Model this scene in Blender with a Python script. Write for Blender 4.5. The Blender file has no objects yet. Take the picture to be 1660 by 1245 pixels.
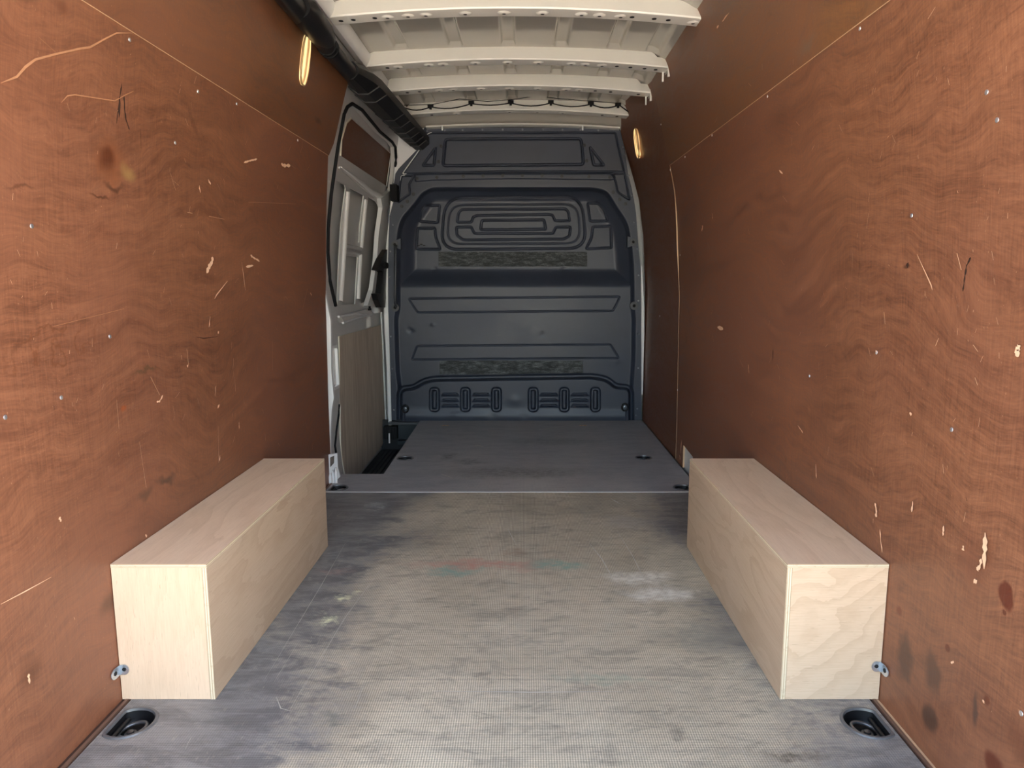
import bpy, bmesh, math, random
import numpy as np
from mathutils import Vector, Matrix
from mathutils.geometry import delaunay_2d_cdt
random.seed(7)
R = math.radians
scene = bpy.context.scene
COL = scene.collection

# ------------------------------------------------------------------ camera, sky, sun, exposure
F = 1151.0; CX = 850.0; CY = 622.0; PITCH = math.atan(170 / F)
CP, SP = math.cos(PITCH), math.sin(PITCH)
cam = bpy.data.cameras.new('camera'); camo = bpy.data.objects.new('camera', cam); COL.objects.link(camo)
cam.sensor_width = 36; cam.lens = F / 1660 * 36; cam.shift_x = (830 - CX) / 1660; cam.clip_start = .02
camo.location = (0, 0, 1.0); camo.rotation_euler = (R(90) - PITCH, 0, 0)
scene.camera = camo
scene.view_settings.view_transform = 'Standard'; scene.view_settings.look = 'None'
scene.view_settings.gamma = 1; scene.view_settings.use_curve_mapping = False
scene.view_settings.exposure = 1.35
world = bpy.data.worlds.new('sky'); scene.world = world; world.use_nodes = True
wt = world.node_tree; wt.nodes.clear()
wo = wt.nodes.new('ShaderNodeOutputWorld'); wb = wt.nodes.new('ShaderNodeBackground'); sk = wt.nodes.new('ShaderNodeTexSky')
sk.sky_type = 'NISHITA'; sk.sun_disc = False; sk.sun_elevation = R(48); sk.sun_rotation = R(70)
sk.air_density = 1.0; sk.dust_density = 3.0; sk.ozone_density = 1.0
wb.inputs['Strength'].default_value = 0.80
wmx = wt.nodes.new('ShaderNodeMix'); wmx.data_type = 'RGBA'; wmx.blend_type = 'MULTIPLY'; wmx.inputs[0].default_value = 1
wmx.inputs[7].default_value = (1.10, 1.0, .84, 1)        # the camera's daylight white balance
wt.links.new(sk.outputs[0], wmx.inputs[6]); wt.links.new(wmx.outputs[2], wb.inputs[0]); wt.links.new(wb.outputs[0], wo.inputs[0])
sun = bpy.data.lights.new('sun', 'SUN'); sun.energy = 11.0; sun.angle = R(.6); sun.color = (1.0, .93, .82)
suno = bpy.data.objects.new('sun', sun); COL.objects.link(suno)
suno.rotation_euler = (R(-22), R(38), 0)       # high, from the front right: never shines through the rear opening

# ------------------------------------------------------------------ picture ray -> point on a real surface
def ab(u, v): return (u - CX) / F, (v - CY) / F
def at_c(u, v, c):
    a, b = ab(u, v)
    return (a * c, c * (CP - SP * b), 1 - c * (SP + CP * b))
def on_y(u, v, Y):
    a, b = ab(u, v); return at_c(u, v, Y / (CP - SP * b))
def on_z(u, v, z=0.0):
    a, b = ab(u, v); return at_c(u, v, (1 - z) / (SP + CP * b))
LZ = [0, .9, 1.3, 1.61, 1.9, 2.02, 2.2]; LX = [0, 0, .026, .072, .122, .145, .19]
def lean(z): return float(np.interp(z, LZ, LX))
XR, XL = .853, -.968
def on_side(u, v, x0, side=-1):
    a, b = ab(u, v); z = 1.0
    for _ in range(12):
        x = x0 - side * lean(z); c = x / a; z = 1 - c * (SP + CP * b)
    return at_c(u, v, c)
def yz(u, v, x0, side=-1):
    p = on_side(u, v, x0, side); return (p[1], p[2])

# ------------------------------------------------------------------ node helpers
def mat(name):
    m = bpy.data.materials.new(name); m.use_nodes = True; return m, m.node_tree, m.node_tree.nodes['Principled BSDF']
def setin(t, s, v):
    if isinstance(v, bpy.types.NodeSocket): t.links.new(v, s)
    elif isinstance(v, (tuple, list)) and len(v) == 3 and s.type == 'RGBA': s.default_value = (*v, 1)
    else: s.default_value = v
def nd(t, typ, ins=None, **pr):
    n = t.nodes.new(typ)
    for k, v in pr.items(): setattr(n, k, v)
    for k, v in (ins or {}).items(): setin(t, n.inputs[k], v)
    return n
def mth(t, op, a, b=0.0, c=0.0, clamp=False):
    return nd(t, 'ShaderNodeMath', {0: a, 1: b, 2: c}, operation=op, use_clamp=clamp).outputs[0]
def mix(t, f, a, b, mode='MIX'):
    n = t.nodes.new('ShaderNodeMix'); n.data_type = 'RGBA'; n.blend_type = mode
    setin(t, n.inputs[0], f); setin(t, n.inputs[6], a); setin(t, n.inputs[7], b); return n.outputs[2]
def ramp(t, f, lo, hi, a=0.0, b=1.0):
    return nd(t, 'ShaderNodeMapRange', {0: f, 1: lo, 2: hi, 3: a, 4: b}, interpolation_type='SMOOTHSTEP').outputs[0]
def coords(t): return nd(t, 'ShaderNodeTexCoord').outputs['Object']
def sc(t, v, s, rot=(0, 0, 0), loc=(0, 0, 0)):
    return nd(t, 'ShaderNodeMapping', {0: v, 1: loc, 2: rot, 3: s}).outputs[0]
def noise(t, v, s, d=4, r=.55, dist=0.0):
    return nd(t, 'ShaderNodeTexNoise', {'Vector': v, 'Scale': s, 'Detail': d, 'Roughness': r, 'Distortion': dist}).outputs[0]
def blob(t, v, cen, rad, warp=None, wamt=.03, soft=.35):
    """soft edged patch: 1 inside the ellipsoid, 0 outside"""
    if warp is not None:
        w = nd(t, 'ShaderNodeVectorMath', {0: warp, 1: (-.5, -.5, -.5)}, operation='ADD').outputs[0]
        w = nd(t, 'ShaderNodeVectorMath', {0: w, 3: wamt}, operation='SCALE').outputs[0]
        v = nd(t, 'ShaderNodeVectorMath', {0: v, 1: w}, operation='ADD').outputs[0]
    d = nd(t, 'ShaderNodeVectorMath', {0: v, 1: tuple(-c for c in cen)}, operation='ADD').outputs[0]
    d = nd(t, 'ShaderNodeVectorMath', {0: d, 1: tuple(1 / r for r in rad)}, operation='MULTIPLY').outputs[0]
    l = nd(t, 'ShaderNodeVectorMath', {0: d}, operation='LENGTH').outputs['Value']
    return ramp(t, l, 1.0, 1.0 - soft)
def bump(t, bs, h, st=.3, dist=.002):
    n = nd(t, 'ShaderNodeBump', {'Height': h, 'Strength': st, 'Distance': dist}); t.links.new(n.outputs[0], bs.inputs['Normal'])
def simple(name, col, rough=.5, metal=0.0, coat=0.0, emit=None, var=.06, bs=60, bst=.05):
    m, t, b = mat(name)
    v = coords(t); n = noise(t, v, bs, 3)
    c = mix(t, n, tuple(x * (1 - var) for x in col), tuple(min(1, x * (1 + var)) for x in col))
    setin(t, b.inputs['Base Color'], c); b.inputs['Roughness'].default_value = rough
    b.inputs['Metallic'].default_value = metal; b.inputs['Coat Weight'].default_value = coat
    if bst: bump(t, b, n, bst, .001)
    return m

# ------------------------------------------------------------------ materials
def red_ply(name, blobs=(), rot=0.0, dark=(.110, .042, .023), light=(.325, .136, .068), seed=0.0):
    m, t, b = mat(name)
    v = coords(t)
    vv = nd(t, 'ShaderNodeVectorMath', {0: v, 1: (seed, seed * .7, seed * 1.3)}, operation='ADD').outputs[0]
    wrp = nd(t, 'ShaderNodeTexNoise', {'Vector': vv, 'Scale': 1.5, 'Detail': 3.0}).outputs['Color']
    wrp = nd(t, 'ShaderNodeVectorMath', {0: wrp, 3: .42}, operation='SCALE').outputs[0]
    vw = nd(t, 'ShaderNodeVectorMath', {0: vv, 1: wrp}, operation='ADD').outputs[0]
    big = noise(t, sc(t, vv, (1, .45, 1.4), (rot, 0, 0)), 1.6, 5, .6, 1.2)
    grain = noise(t, sc(t, vw, (2, 1.2, 13), (rot, 0, 0)), 2.6, 9, .72, .5)
    fine = noise(t, sc(t, vw, (20, 3.0, 46), (rot * .8, 0, 0)), 5, 5, .75, .3)
    vert = noise(t, sc(t, vv, (20, 45, 3)), 5, 4, .7, .4)
    f = mth(t, 'MULTIPLY_ADD', grain, .72, mth(t, 'MULTIPLY', big, .32))
    f = mth(t, 'ADD', f, mth(t, 'MULTIPLY', fine, .52)); f = mth(t, 'ADD', f, mth(t, 'MULTIPLY', vert, .44))
    f = ramp(t, f, .68, 1.34)
    c = mix(t, f, dark, light)
    hue = noise(t, vv, .9, 3, .5)
    c = mix(t, ramp(t, hue, .35, .7, 0, .55), c, (.235, .095, .058))
    # fine pale rub marks and dust specks
    sp = noise(t, sc(t, vv, (60, 60, 25)), 6, 2, .5)
    c = mix(t, ramp(t, sp, .70, .78, 0, .45), c, (.55, .33, .20))
    sm = noise(t, sc(t, vv, (1, 1.2, 1.8)), 3.3, 6, .7, 1)
    c = mix(t, ramp(t, sm, .60, .80, 0, .5), c, tuple(x * .45 for x in dark))
    w = nd(t, 'ShaderNodeTexNoise', {'Vector': v, 'Scale': 14.0, 'Detail': 4.0}).outputs['Color']
    for cen, rad, col, amt, soft in blobs:
        c = mix(t, mth(t, 'MULTIPLY', blob(t, v, cen, rad, w, .14 * max(rad[1], rad[2]) / .1 * .8, soft), amt), c, col)
    setin(t, b.inputs['Base Color'], c)
    setin(t, b.inputs['Roughness'], ramp(t, f, 0, 1, .36, .52))
    b.inputs['Specular IOR Level'].default_value = .42
    bump(t, b, mth(t, 'ADD', mth(t, 'MULTIPLY', fine, .6), vert), .22, .0012)
    return m

def pale_ply(name, axis='y', seed=0.0, tint=1.0, fig=1.0):
    m, t, b = mat(name)
    v = sc(t, coords(t), (1, 1, 1), (0, 0, 0), (seed, seed * 2, seed * .5))
    s = {'y': (7, .8, 7), 'z': (6, 6, .9), 'x': (.9, 6, 6)}[axis]
    sp_ = nd(t, 'ShaderNodeSeparateXYZ', {0: v})
    w = noise(t, sc(t, v, {'y': (4, .9, 4), 'z': (5, 5, 1.2), 'x': (2.6, 2.6, 2.6)}[axis]), 2.0, 4, .5, .7)
    lin = mth(t, 'MULTIPLY', sp_.outputs[{'y': 2, 'z': 0, 'x': 2}[axis]], {'y': 9.0, 'z': 14.0, 'x': 13.0}[axis])
    if axis == 'x': lin = mth(t, 'ADD', lin, mth(t, 'MULTIPLY', sp_.outputs[0], -8.0))
    if axis == 'z': lin = mth(t, 'ADD', lin, mth(t, 'MULTIPLY', sp_.outputs[2], -4.0))
    if axis == 'y': lin = mth(t, 'ADD', lin, mth(t, 'MULTIPLY', sp_.outputs[0], 9.0))
    rings = mth(t, 'FRACT', mth(t, 'ADD', lin, mth(t, 'MULTIPLY', w, 5.0)))
    rings = mth(t, 'MULTIPLY', ramp(t, rings, .35, .97), ramp(t, rings, 1.0, .96))
    fs = {'y': (90, 4, 90), 'z': (90, 90, 5), 'x': (5, 90, 90)}[axis]
    fine = noise(t, sc(t, v, fs), 3, 4, .7)
    pores = noise(t, sc(t, v, tuple(x * 1.4 for x in fs)), 5, 1, .5)
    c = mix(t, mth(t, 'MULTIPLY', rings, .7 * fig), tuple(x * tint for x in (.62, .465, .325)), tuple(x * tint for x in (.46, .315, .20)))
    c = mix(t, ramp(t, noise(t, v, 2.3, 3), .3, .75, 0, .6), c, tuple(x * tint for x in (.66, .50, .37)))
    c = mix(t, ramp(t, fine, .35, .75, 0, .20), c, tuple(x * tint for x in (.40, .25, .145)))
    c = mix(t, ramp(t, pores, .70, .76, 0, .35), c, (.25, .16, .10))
    setin(t, b.inputs['Base Color'], c); b.inputs['Roughness'].default_value = .62
    b.inputs['Specular IOR Level'].default_value = .3
    bump(t, b, fine, .12, .0006)
    return m

def ply_edge(name, axis, pitch=.0026):
    m, t, b = mat(name)
    s = nd(t, 'ShaderNodeSeparateXYZ', {0: coords(t)}).outputs['XYZ'.index(axis.upper())]
    w = mth(t, 'PINGPONG', mth(t, 'DIVIDE', s, pitch), 1.0)
    n = noise(t, coords(t), 90, 3)
    c = mix(t, ramp(t, w, .3, .7), (.74, .64, .47), (.50, .38, .25))
    c = mix(t, ramp(t, n, .55, .7, 0, .3), c, (.35, .24, .14))
    setin(t, b.inputs['Base Color'], c); b.inputs['Roughness'].default_value = .7
    return m

M = {}
M['edge'] = simple('raw_ply_edge', (.62, .42, .25), .7)
M['pale_mark'] = simple('torn_wood', (.80, .50, .32), .8, var=.2)
M['faint_mark'] = simple('rubbed_wood', (.42, .20, .10), .7, var=.15)
M['dark_mark'] = simple('dark_crack', (.045, .02, .012), .8)
M['screw'] = simple('zinc_screw', (.72, .73, .76), .3, .85)
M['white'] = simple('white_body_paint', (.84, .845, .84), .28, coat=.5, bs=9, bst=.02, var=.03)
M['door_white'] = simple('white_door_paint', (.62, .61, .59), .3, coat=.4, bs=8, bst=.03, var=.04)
M['roof_skin'] = simple('roof_skin_shaded', (.43, .405, .355), .2, coat=.6, bs=5, bst=.08, var=.04)  # darker than the ribs: the skin's weaker light is put into its colour
M['rubber'] = simple('black_rubber', (.007, .007, .008), .75)
M['plastic'] = simple('black_plastic', (.009, .009, .010), .42)
M['well'] = simple('black_step_plastic', (.016, .019, .022), .5)
M['steel'] = simple('bright_steel', (.55, .57, .6), .3, .9)
for k_ in ('plastic', 'rubber'): M[k_].node_tree.nodes['Principled BSDF'].inputs['Specular IOR Level'].default_value = .28
M['hole'] = simple('shadowed_hole', (.006, .006, .006), .9)
M['zinc'] = simple('zinc_bracket', (.62, .68, .74), .25, .8)
M['concrete'] = simple('pale_concrete', (.50, .47, .42), .9, var=.15, bs=3)
M['alu'] = simple('aluminium_strip', (.72, .72, .72), .35, .3)

# bulkhead paint, a matt blue-grey steel with scuffs
m, t, b = mat('bulkhead_paint'); v = coords(t)
n1 = noise(t, v, 2.2, 5, .6); n2 = noise(t, sc(t, v, (3, 1, 14)), 4, 5, .65, .5); n3 = noise(t, sc(t, v, (1, 1, 1.4)), 13, 4, .6)
c = mix(t, ramp(t, n1, .3, .7), (.030, .038, .058), (.041, .051, .078))
c = mix(t, ramp(t, n2, .58, .8, 0, .35), c, (.075, .08, .092)); c = mix(t, ramp(t, n3, .68, .76, 0, .4), c, (.02, .022, .027))
setin(t, b.inputs['Base Color'], c); setin(t, b.inputs['Roughness'], ramp(t, n1, .2, .8, .36, .5))
b.inputs['Specular IOR Level'].default_value = .5
bump(t, b, mth(t, 'ADD', mth(t, 'MULTIPLY', n3, .5), mth(t, 'MULTIPLY', noise(t, v, 400, 2), .05)), .12, .004); M['bulk'] = m
# worn foam strips
m, t, b = mat('worn_foam_strip'); v = coords(t)
n1 = noise(t, sc(t, v, (1.5, 1, 6)), 9, 9, .85, .2); n2 = noise(t, sc(t, v, (90, 1, 90)), 3, 3, .6)
c = mix(t, ramp(t, n1, .42, .72), (.024, .028, .030), (.24, .27, .275)); c = mix(t, ramp(t, n2, .5, .62, 0, .7), c, (.02, .022, .024))
setin(t, b.inputs['Base Color'], c); b.inputs['Roughness'].default_value = .75; bump(t, b, n2, .5, .002); M['foam'] = m

# floor: grey anti-slip film with a wire-mesh relief, worn to the wood along the middle
def floor_mat(name, far):
    m, t, b = mat(name); v = coords(t)
    sx = nd(t, 'ShaderNodeSeparateXYZ', {0: v}); X, Y = sx.outputs[0], sx.outputs[1]
    p = 2 * math.pi / .0056
    gx = mth(t, 'SINE', mth(t, 'MULTIPLY', X, p)); gy = mth(t, 'SINE', mth(t, 'MULTIPLY', Y, p))
    g = ramp(t, mth(t, 'MULTIPLY', mth(t, 'ADD', gx, gy), .5), -.45, .55)      # 1 in the cells, 0 on the threads
    n_b = noise(t, sc(t, v, (1, .8, 1)), 1.7, 6, .62, .6); n_m = noise(t, sc(t, v, (1.0, 2.6, 1)), 6, 8, .74, .6)
    n_f = noise(t, sc(t, v, (1, 1.5, 1)), 26, 7, .78); n_s = noise(t, sc(t, v, (2.2, 1, 1)), 160, 3, .6)
    cen = mth(t, 'ABSOLUTE', mth(t, 'ADD', X, -.06)); side = ramp(t, cen, .24, .80, 1, 0)
    wob = mth(t, 'ADD', side, mth(t, 'MULTIPLY', mth(t, 'ADD', n_b, -.5), 1.9))
    wob = mth(t, 'ADD', wob, mth(t, 'MULTIPLY', mth(t, 'ADD', n_m, -.5), 1.3)); wob = mth(t, 'ADD', wob, mth(t, 'MULTIPLY', mth(t, 'ADD', n_f, -.5), .7))
    lon = ramp(t, Y, 1.7, 4.6, 1.15, .40)
    wear = ramp(t, mth(t, 'MULTIPLY', wob, lon), .10, .85)
    film = mix(t, ramp(t, n_m, .38, .62), (.16, .158, .162), (.275, .27, .268))
    worn = mix(t, ramp(t, n_b, .3, .7), (.64, .55, .40), (.86, .76, .58))
    worn = mix(t, ramp(t, n_m, .48, .66, 0, .6), worn, (.34, .30, .235))
    grime = noise(t, sc(t, v, (1.6, 4.6, 1)), 4.5, 9, .78, .8)
    wear = mth(t, 'MULTIPLY', wear, mth(t, 'MULTIPLY_ADD', ramp(t, n_s, .3, .7), .35, .68))
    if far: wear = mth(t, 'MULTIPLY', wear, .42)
    c = mix(t, wear, film, worn)
    c = mix(t, ramp(t, noise(t, sc(t, v, (3, 22, 1)), 3, 7, .8), .50, .66, 0, .40), c, (.15, .14, .125))
    c = mix(t, ramp(t, noise(t, sc(t, v, (14, 5, 1)), 4, 7, .8), .55, .70, 0, .35), c, (.62, .56, .45))
    c = mix(t, ramp(t, grime, .52, .74, 0, .6), c, (.13, .12, .10))
    # rows of side-to-side scuffing and long drag marks
    drag = noise(t, sc(t, v, (26, .9, 1), (0, 0, .25)), 3, 3, .6); drag2 = noise(t, sc(t, v, (1.6, 30, 1)), 3, 4, .7, .3)
    c = mix(t, ramp(t, drag, .66, .74, 0, .35), c, (.55, .53, .47)); c = mix(t, ramp(t, drag2, .60, .76, 0, .30), c, (.50, .46, .37))
    # dark cells between pale threads, strongest where the film is worn
    c = mix(t, mth(t, 'MULTIPLY', g, mth(t, 'MULTIPLY_ADD', wear, .50, .26)), c, (.09, .08, .066))
    c = mix(t, ramp(t, n_f, .62, .8, 0, .3), c, (.10, .10, .095))
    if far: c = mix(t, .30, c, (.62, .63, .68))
    wc = nd(t, 'ShaderNodeTexNoise', {'Vector': v, 'Scale': 9.0, 'Detail': 5.0, 'Roughness': .7}).outputs['Color']
    if not far:
        for (u1, v1, rx, ry, col, amt) in ((563, 967, .035, .03, (.80, .80, .52), .9), (533, 1001, .04, .035, (.80, .80, .52), .85),
                (790, 915, .34, .05, (.50, .27, .21), .7), (740, 925, .12, .04, (.24, .36, .31), .7), (905, 915, .13, .05, (.25, .38, .32), .7),
                (1035, 935, .14, .06, (.80, .77, .68), .6), (1070, 960, .13, .07, (.80, .79, .72), .6), (985, 1105, .16, .03, (.28, .34, .27), .4),
                (610, 820, .06, .05, (.55, .55, .55), .45), (1015, 845, .14, .10, (.46, .44, .41), .35), (1285, 1222, .09, .035, (.06, .05, .04), .65),
                (1100, 1190, .05, .03, (.09, .08, .07), .5), (545, 1172, .07, .025, (.16, .17, .15), .6), (700, 880, .08, .03, (.10, .10, .09), .4),
                (840, 895, .05, .04, (.30, .20, .14), .5), (545, 925, .10, .03, (.42, .27, .23), .4), (1150, 1030, .2, .09, (.20, .20, .18), .45)):
            q = on_z(u1, v1); c = mix(t, mth(t, 'MULTIPLY', blob(t, v, (q[0], q[1], 0), (rx * 1.15, ry * 1.15, 1), wc, .22, .8), mth(t, 'MULTIPLY', ramp(t, n_f, .35, .62, .25, 1.0), min(1, amt * 1.35))), c, col)
    else:
        for (u1, v1, rx, ry, col, amt) in ((725, 740, .05, .10, (.07, .07, .065), .5), (765, 748, .10, .06, (.08, .08, .07), .45), (900, 715, .35, .12, (.08, .08, .078), .35),
                (830, 765, .5, .14, (.13, .125, .11), .5)):
            q = on_z(u1, v1); c = mix(t, mth(t, 'MULTIPLY', blob(t, v, (q[0], q[1], 0), (rx * 1.15, ry * 1.15, 1), wc, .22, .8), mth(t, 'MULTIPLY', ramp(t, n_f, .35, .62, .25, 1.0), min(1, amt * 1.35))), c, col)
    setin(t, b.inputs['Base Color'], c)
    setin(t, b.inputs['Roughness'], ramp(t, wear, 0, 1, .42, .72)); b.inputs['Specular IOR Level'].default_value = .4
    bump(t, b, mth(t, 'SUBTRACT', mth(t, 'MULTIPLY', n_f, .5), g), .35, .0012)
    return m
M['floor_near'] = floor_mat('floor_film_near', False); M['floor_far'] = floor_mat('floor_film_far', True)

# door ply, grey-brown
m, t, b = mat('grey_brown_ply'); v = coords(t)
g = noise(t, sc(t, v, (6, 9, .7)), 4, 5, .6, .5); g2 = noise(t, sc(t, v, (30, 60, 3)), 4, 4, .7)
c = mix(t, ramp(t, g, .3, .7), (.47, .38, .295), (.66, .57, .465)); c = mix(t, ramp(t, g2, .4, .75, 0, .4), c, (.36, .28, .21))
setin(t, b.inputs['Base Color'], c); b.inputs['Roughness'].default_value = .6; M['doorply'] = m

def side_blobs(lst, x0, side):
    out = []
    for (u, v, ry, rz, col, amt, soft) in lst:
        p = on_side(u, v, x0, side); out.append(((p[0], p[1], p[2]), (.5, ry, rz), col, amt, soft))
    return out
DK = (.05, .016, .008)
blL = side_blobs([(180, 262, .09, .075, (.24, .085, .036), .7, .9), (185, 300, .07, .012, (.07, .03, .018), .7, .9), (172, 258, .040, .036, (.10, .028, .012), .85, .8), (205, 278, .045, .028, (.34, .20, .075), .8, .9),
                  (160, 320, .06, .006, DK, .6, .8), (30, 305, .06, .006, DK, .5, .8), (240, 600, .10, .010, (.10, .06, .03), .6, .9), (270, 775, .08, .018, (.07, .045, .03), .7, .9),
                  (235, 800, .06, .02, (.07, .045, .03), .5, .9), (175, 980, .05, .04, (.05, .025, .015), .6, .9), (50, 1090, .05, .05, DK, .45, .9), (100, 10, .03, .02, (.12, .04, .02), .6, .9),
                  (515, 195, .06, .02, DK, .7, .9), (80, 560, .3, .012, (.15, .05, .02), .5, .9), (200, 660, .02, .01, (.30, .07, .02), .7, .7)], XL, -1)
RD = (.10, .018, .008); GR = (.065, .035, .025)
blR = side_blobs([(1632, 966, .022, .026, RD, .9, .35), (1628, 992, .006, .006, RD, .8, .4), (1536, 1051, .010, .010, RD, .75, .4), (1458, 990, .014, .014, (.13, .035, .018), .7, .5),
                  (1466, 1060, .045, .075, GR, .75, .6), (1512, 1095, .040, .060, GR, .7, .6), (1508, 1165, .035, .035, GR, .8, .5), (1580, 1150, .015, .05, (.05, .035, .03), .7, .8),
                  (1610, 1240, .03, .03, RD, .8, .5), (1600, 1135, .012, .012, RD, .6, .5), (1310, 70, .09, .03, (.17, .12, .085), .6, .9), (1470, 430, .02, .008, DK, .7, .7),
                  (1575, 920, .09, .09, (.16, .055, .03), .5, .9), (1650, 1200, .05, .06, (.12, .04, .02), .5, .9)], XR, 1)
M['redL'] = red_ply('red_brown_ply_left', blL, rot=-.18, seed=1.3)
M['redL2'] = red_ply('red_brown_ply_left_top', blL[-4:-2], rot=-.3, seed=5.1, dark=(.10, .040, .019), light=(.275, .118, .052))
M['redR'] = red_ply('red_brown_ply_right', blR, rot=.25, seed=9.7)
M['redR2'] = red_ply('red_brown_ply_right_top', blR[10:11], rot=.5, seed=12.9, dark=(.105, .044, .019), light=(.29, .128, .052))
M['redF'] = red_ply('red_brown_ply_front', (), rot=1.4, seed=3.3, dark=(.11, .042, .020), light=(.23, .09, .040))
M['boxtop'] = pale_ply('birch_ply_top_lit', 'y', 1.1, 1.18, .5); M['boxside'] = pale_ply('birch_ply_side_shaded', 'y', 4.2, .86, .8)  # brighter light on top and shade on the side are tinted into the ply
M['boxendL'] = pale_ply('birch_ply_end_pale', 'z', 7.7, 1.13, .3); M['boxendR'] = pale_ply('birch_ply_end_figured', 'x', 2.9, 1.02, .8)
M['edge_z'] = ply_edge('ply_layers_flat', 'z'); M['edge_x'] = ply_edge('ply_layers_upright', 'x')
m, t, b = mat('warm_lamp'); lv = coords(t)
ls = nd(t, 'ShaderNodeSeparateXYZ', {0: lv}).outputs[1]
st = ramp(t, mth(t, 'PINGPONG', mth(t, 'MULTIPLY', mth(t, 'ADD', ls, mth(t, 'MULTIPLY', noise(t, sc(t, lv, (8, 8, 3)), 3, 3), .02)), 26.0), .5), .05, .45)
setin(t, b.inputs['Emission Color'], mix(t, st, (.95, .42, .13), (1.0, .74, .32))); setin(t, b.inputs['Emission Strength'], mth(t, 'MULTIPLY_ADD', st, .38, .16))
b.inputs['Base Color'].default_value = (.5, .35, .2, 1); M['lamp'] = m
M['lampbase'] = simple('amber_lamp_body', (.45, .30, .14), .3)

# ------------------------------------------------------------------ mesh helpers
def link(name, me, parent=None, mats=()):
    o = bpy.data.objects.new(name, me); COL.objects.link(o)
    for m_ in mats:
        if m_ is not None: me.materials.append(m_)
    if parent is not None: o.parent = parent
    return o
def smooth(me, ang=None):
    me.polygons.foreach_set('use_smooth', [True] * len(me.polygons))
    if ang: me.set_sharp_from_angle(angle=R(ang))
def obj(name, bm, mats, parent=None, sm=None, bev=0.0):
    if bev:
        bmesh.ops.bevel(bm, geom=[e for e in bm.edges if len(e.link_faces) == 2 and e.calc_face_angle(0) > .6], offset=bev, segments=2, affect='EDGES', clamp_overlap=True)
    bmesh.ops.recalc_face_normals(bm, faces=bm.faces)
    me = bpy.data.meshes.new(name); bm.to_mesh(me); bm.free()
    o = link(name, me, parent, mats if isinstance(mats, (list, tuple)) else [mats])
    if sm: smooth(me, sm)
    return o
def add_box(bm, x0, x1, y0, y1, z0, z1, mi=0):
    vs = [bm.verts.new(p) for p in ((x0, y0, z0), (x1, y0, z0), (x1, y1, z0), (x0, y1, z0), (x0, y0, z1), (x1, y0, z1), (x1, y1, z1), (x0, y1, z1))]
    for f in ((0, 1, 2, 3), (4, 5, 6, 7), (0, 1, 5, 4), (1, 2, 6, 5), (2, 3, 7, 6), (3, 0, 4, 7)):
        bm.faces.new([vs[i] for i in f]).material_index = mi
    return vs
def bx(*a, mi=0):
    bm = bmesh.new(); add_box(bm, *a, mi=mi); return bm
def tube(bm, pts, r, seg=10, closed=False, mi=0, caps=True):
    pts = [Vector(p) for p in pts]; n = len(pts); rings = []
    rr = r if isinstance(r, (list, tuple)) else [r] * n
    for i, p in enumerate(pts):
        if closed: d = pts[(i + 1) % n] - pts[i - 1]
        else: d = pts[min(i + 1, n - 1)] - pts[max(i - 1, 0)]
        d.normalize(); a = Vector((0, 0, 1)) if abs(d.z) < .9 else Vector((1, 0, 0))
        s = d.cross(a).normalized(); w = s.cross(d)
        rings.append([bm.verts.new(p + (s * math.cos(k * 2 * math.pi / seg) + w * math.sin(k * 2 * math.pi / seg)) * rr[i]) for k in range(seg)])
    for i in range(n if closed else n - 1):
        A, B = rings[i], rings[(i + 1) % n]
        for k in range(seg): bm.faces.new((A[k], A[(k + 1) % seg], B[(k + 1) % seg], B[k])).material_index = mi
    if caps and not closed:
        bm.faces.new(rings[0]).material_index = mi; bm.faces.new(list(reversed(rings[-1]))).material_index = mi
def disc(bm, c, axis, r, h, seg=14, mi=0, dome=0.0):
    axis = Vector(axis).normalized(); a = Vector((0, 0, 1)) if abs(axis.z) < .9 else Vector((1, 0, 0))
    s = axis.cross(a).normalized(); w = s.cross(axis); c = Vector(c)
    def ring(rad, d): return [bm.verts.new(c + axis * d + (s * math.cos(k * 2 * math.pi / seg) + w * math.sin(k * 2 * math.pi / seg)) * rad) for k in range(seg)]
    A = ring(r, 0); B = ring(r * .93, h)
    for k in range(seg): bm.faces.new((A[k], A[(k + 1) % seg], B[(k + 1) % seg], B[k])).material_index = mi
    bm.faces.new(list(reversed(A))).material_index = mi
    if dome:
        t_ = bm.verts.new(c + axis * (h + dome))
        for k in range(seg): bm.faces.new((B[k], B[(k + 1) % seg], t_)).material_index = mi
    else: bm.faces.new(B).material_index = mi
def inside(pt, loops):
    r = False
    for lp in loops:
        n = len(lp); j = n - 1
        for i in range(n):
            xi, yi = lp[i][0], lp[i][1]; xj, yj = lp[j][0], lp[j][1]
            if (yi > pt[1]) != (yj > pt[1]) and pt[0] < (xj - xi) * (pt[1] - yi) / (yj - yi) + xi: r = not r
            j = i
    return r
def resample(lp, step):
    out = []; n = len(lp)
    for i in range(n):
        a, b_ = lp[i], lp[(i + 1) % n]; d = math.dist(a, b_); k = max(1, int(math.ceil(d / step)))
        for q in range(k): out.append((a[0] + (b_[0] - a[0]) * q / k, a[1] + (b_[1] - a[1]) * q / k))
    return out
def rnd(lp, r, seg=5, only=None):
    """round the corners of a polygon"""
    out = []; n = len(lp)
    for i, p in enumerate(lp):
        rr = r[i] if isinstance(r, (list, tuple)) else r
        if only is not None and i not in only: rr = 0
        a, b_ = Vector(lp[i - 1]).to_2d() - Vector(p).to_2d(), Vector(lp[(i + 1) % n]).to_2d() - Vector(p).to_2d()
        m_ = min(rr, a.length * .49, b_.length * .49)
        if m_ < 1e-5: out.append(tuple(p)); continue
        P0 = Vector(p).to_2d() + a.normalized() * m_; P2 = Vector(p).to_2d() + b_.normalized() * m_; P1 = Vector(p).to_2d()
        for k in range(seg + 1):
            s_ = k / seg; q = P0 * (1 - s_) ** 2 + P1 * 2 * s_ * (1 - s_) + P2 * s_ ** 2; out.append((q.x, q.y))
    return out
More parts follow.
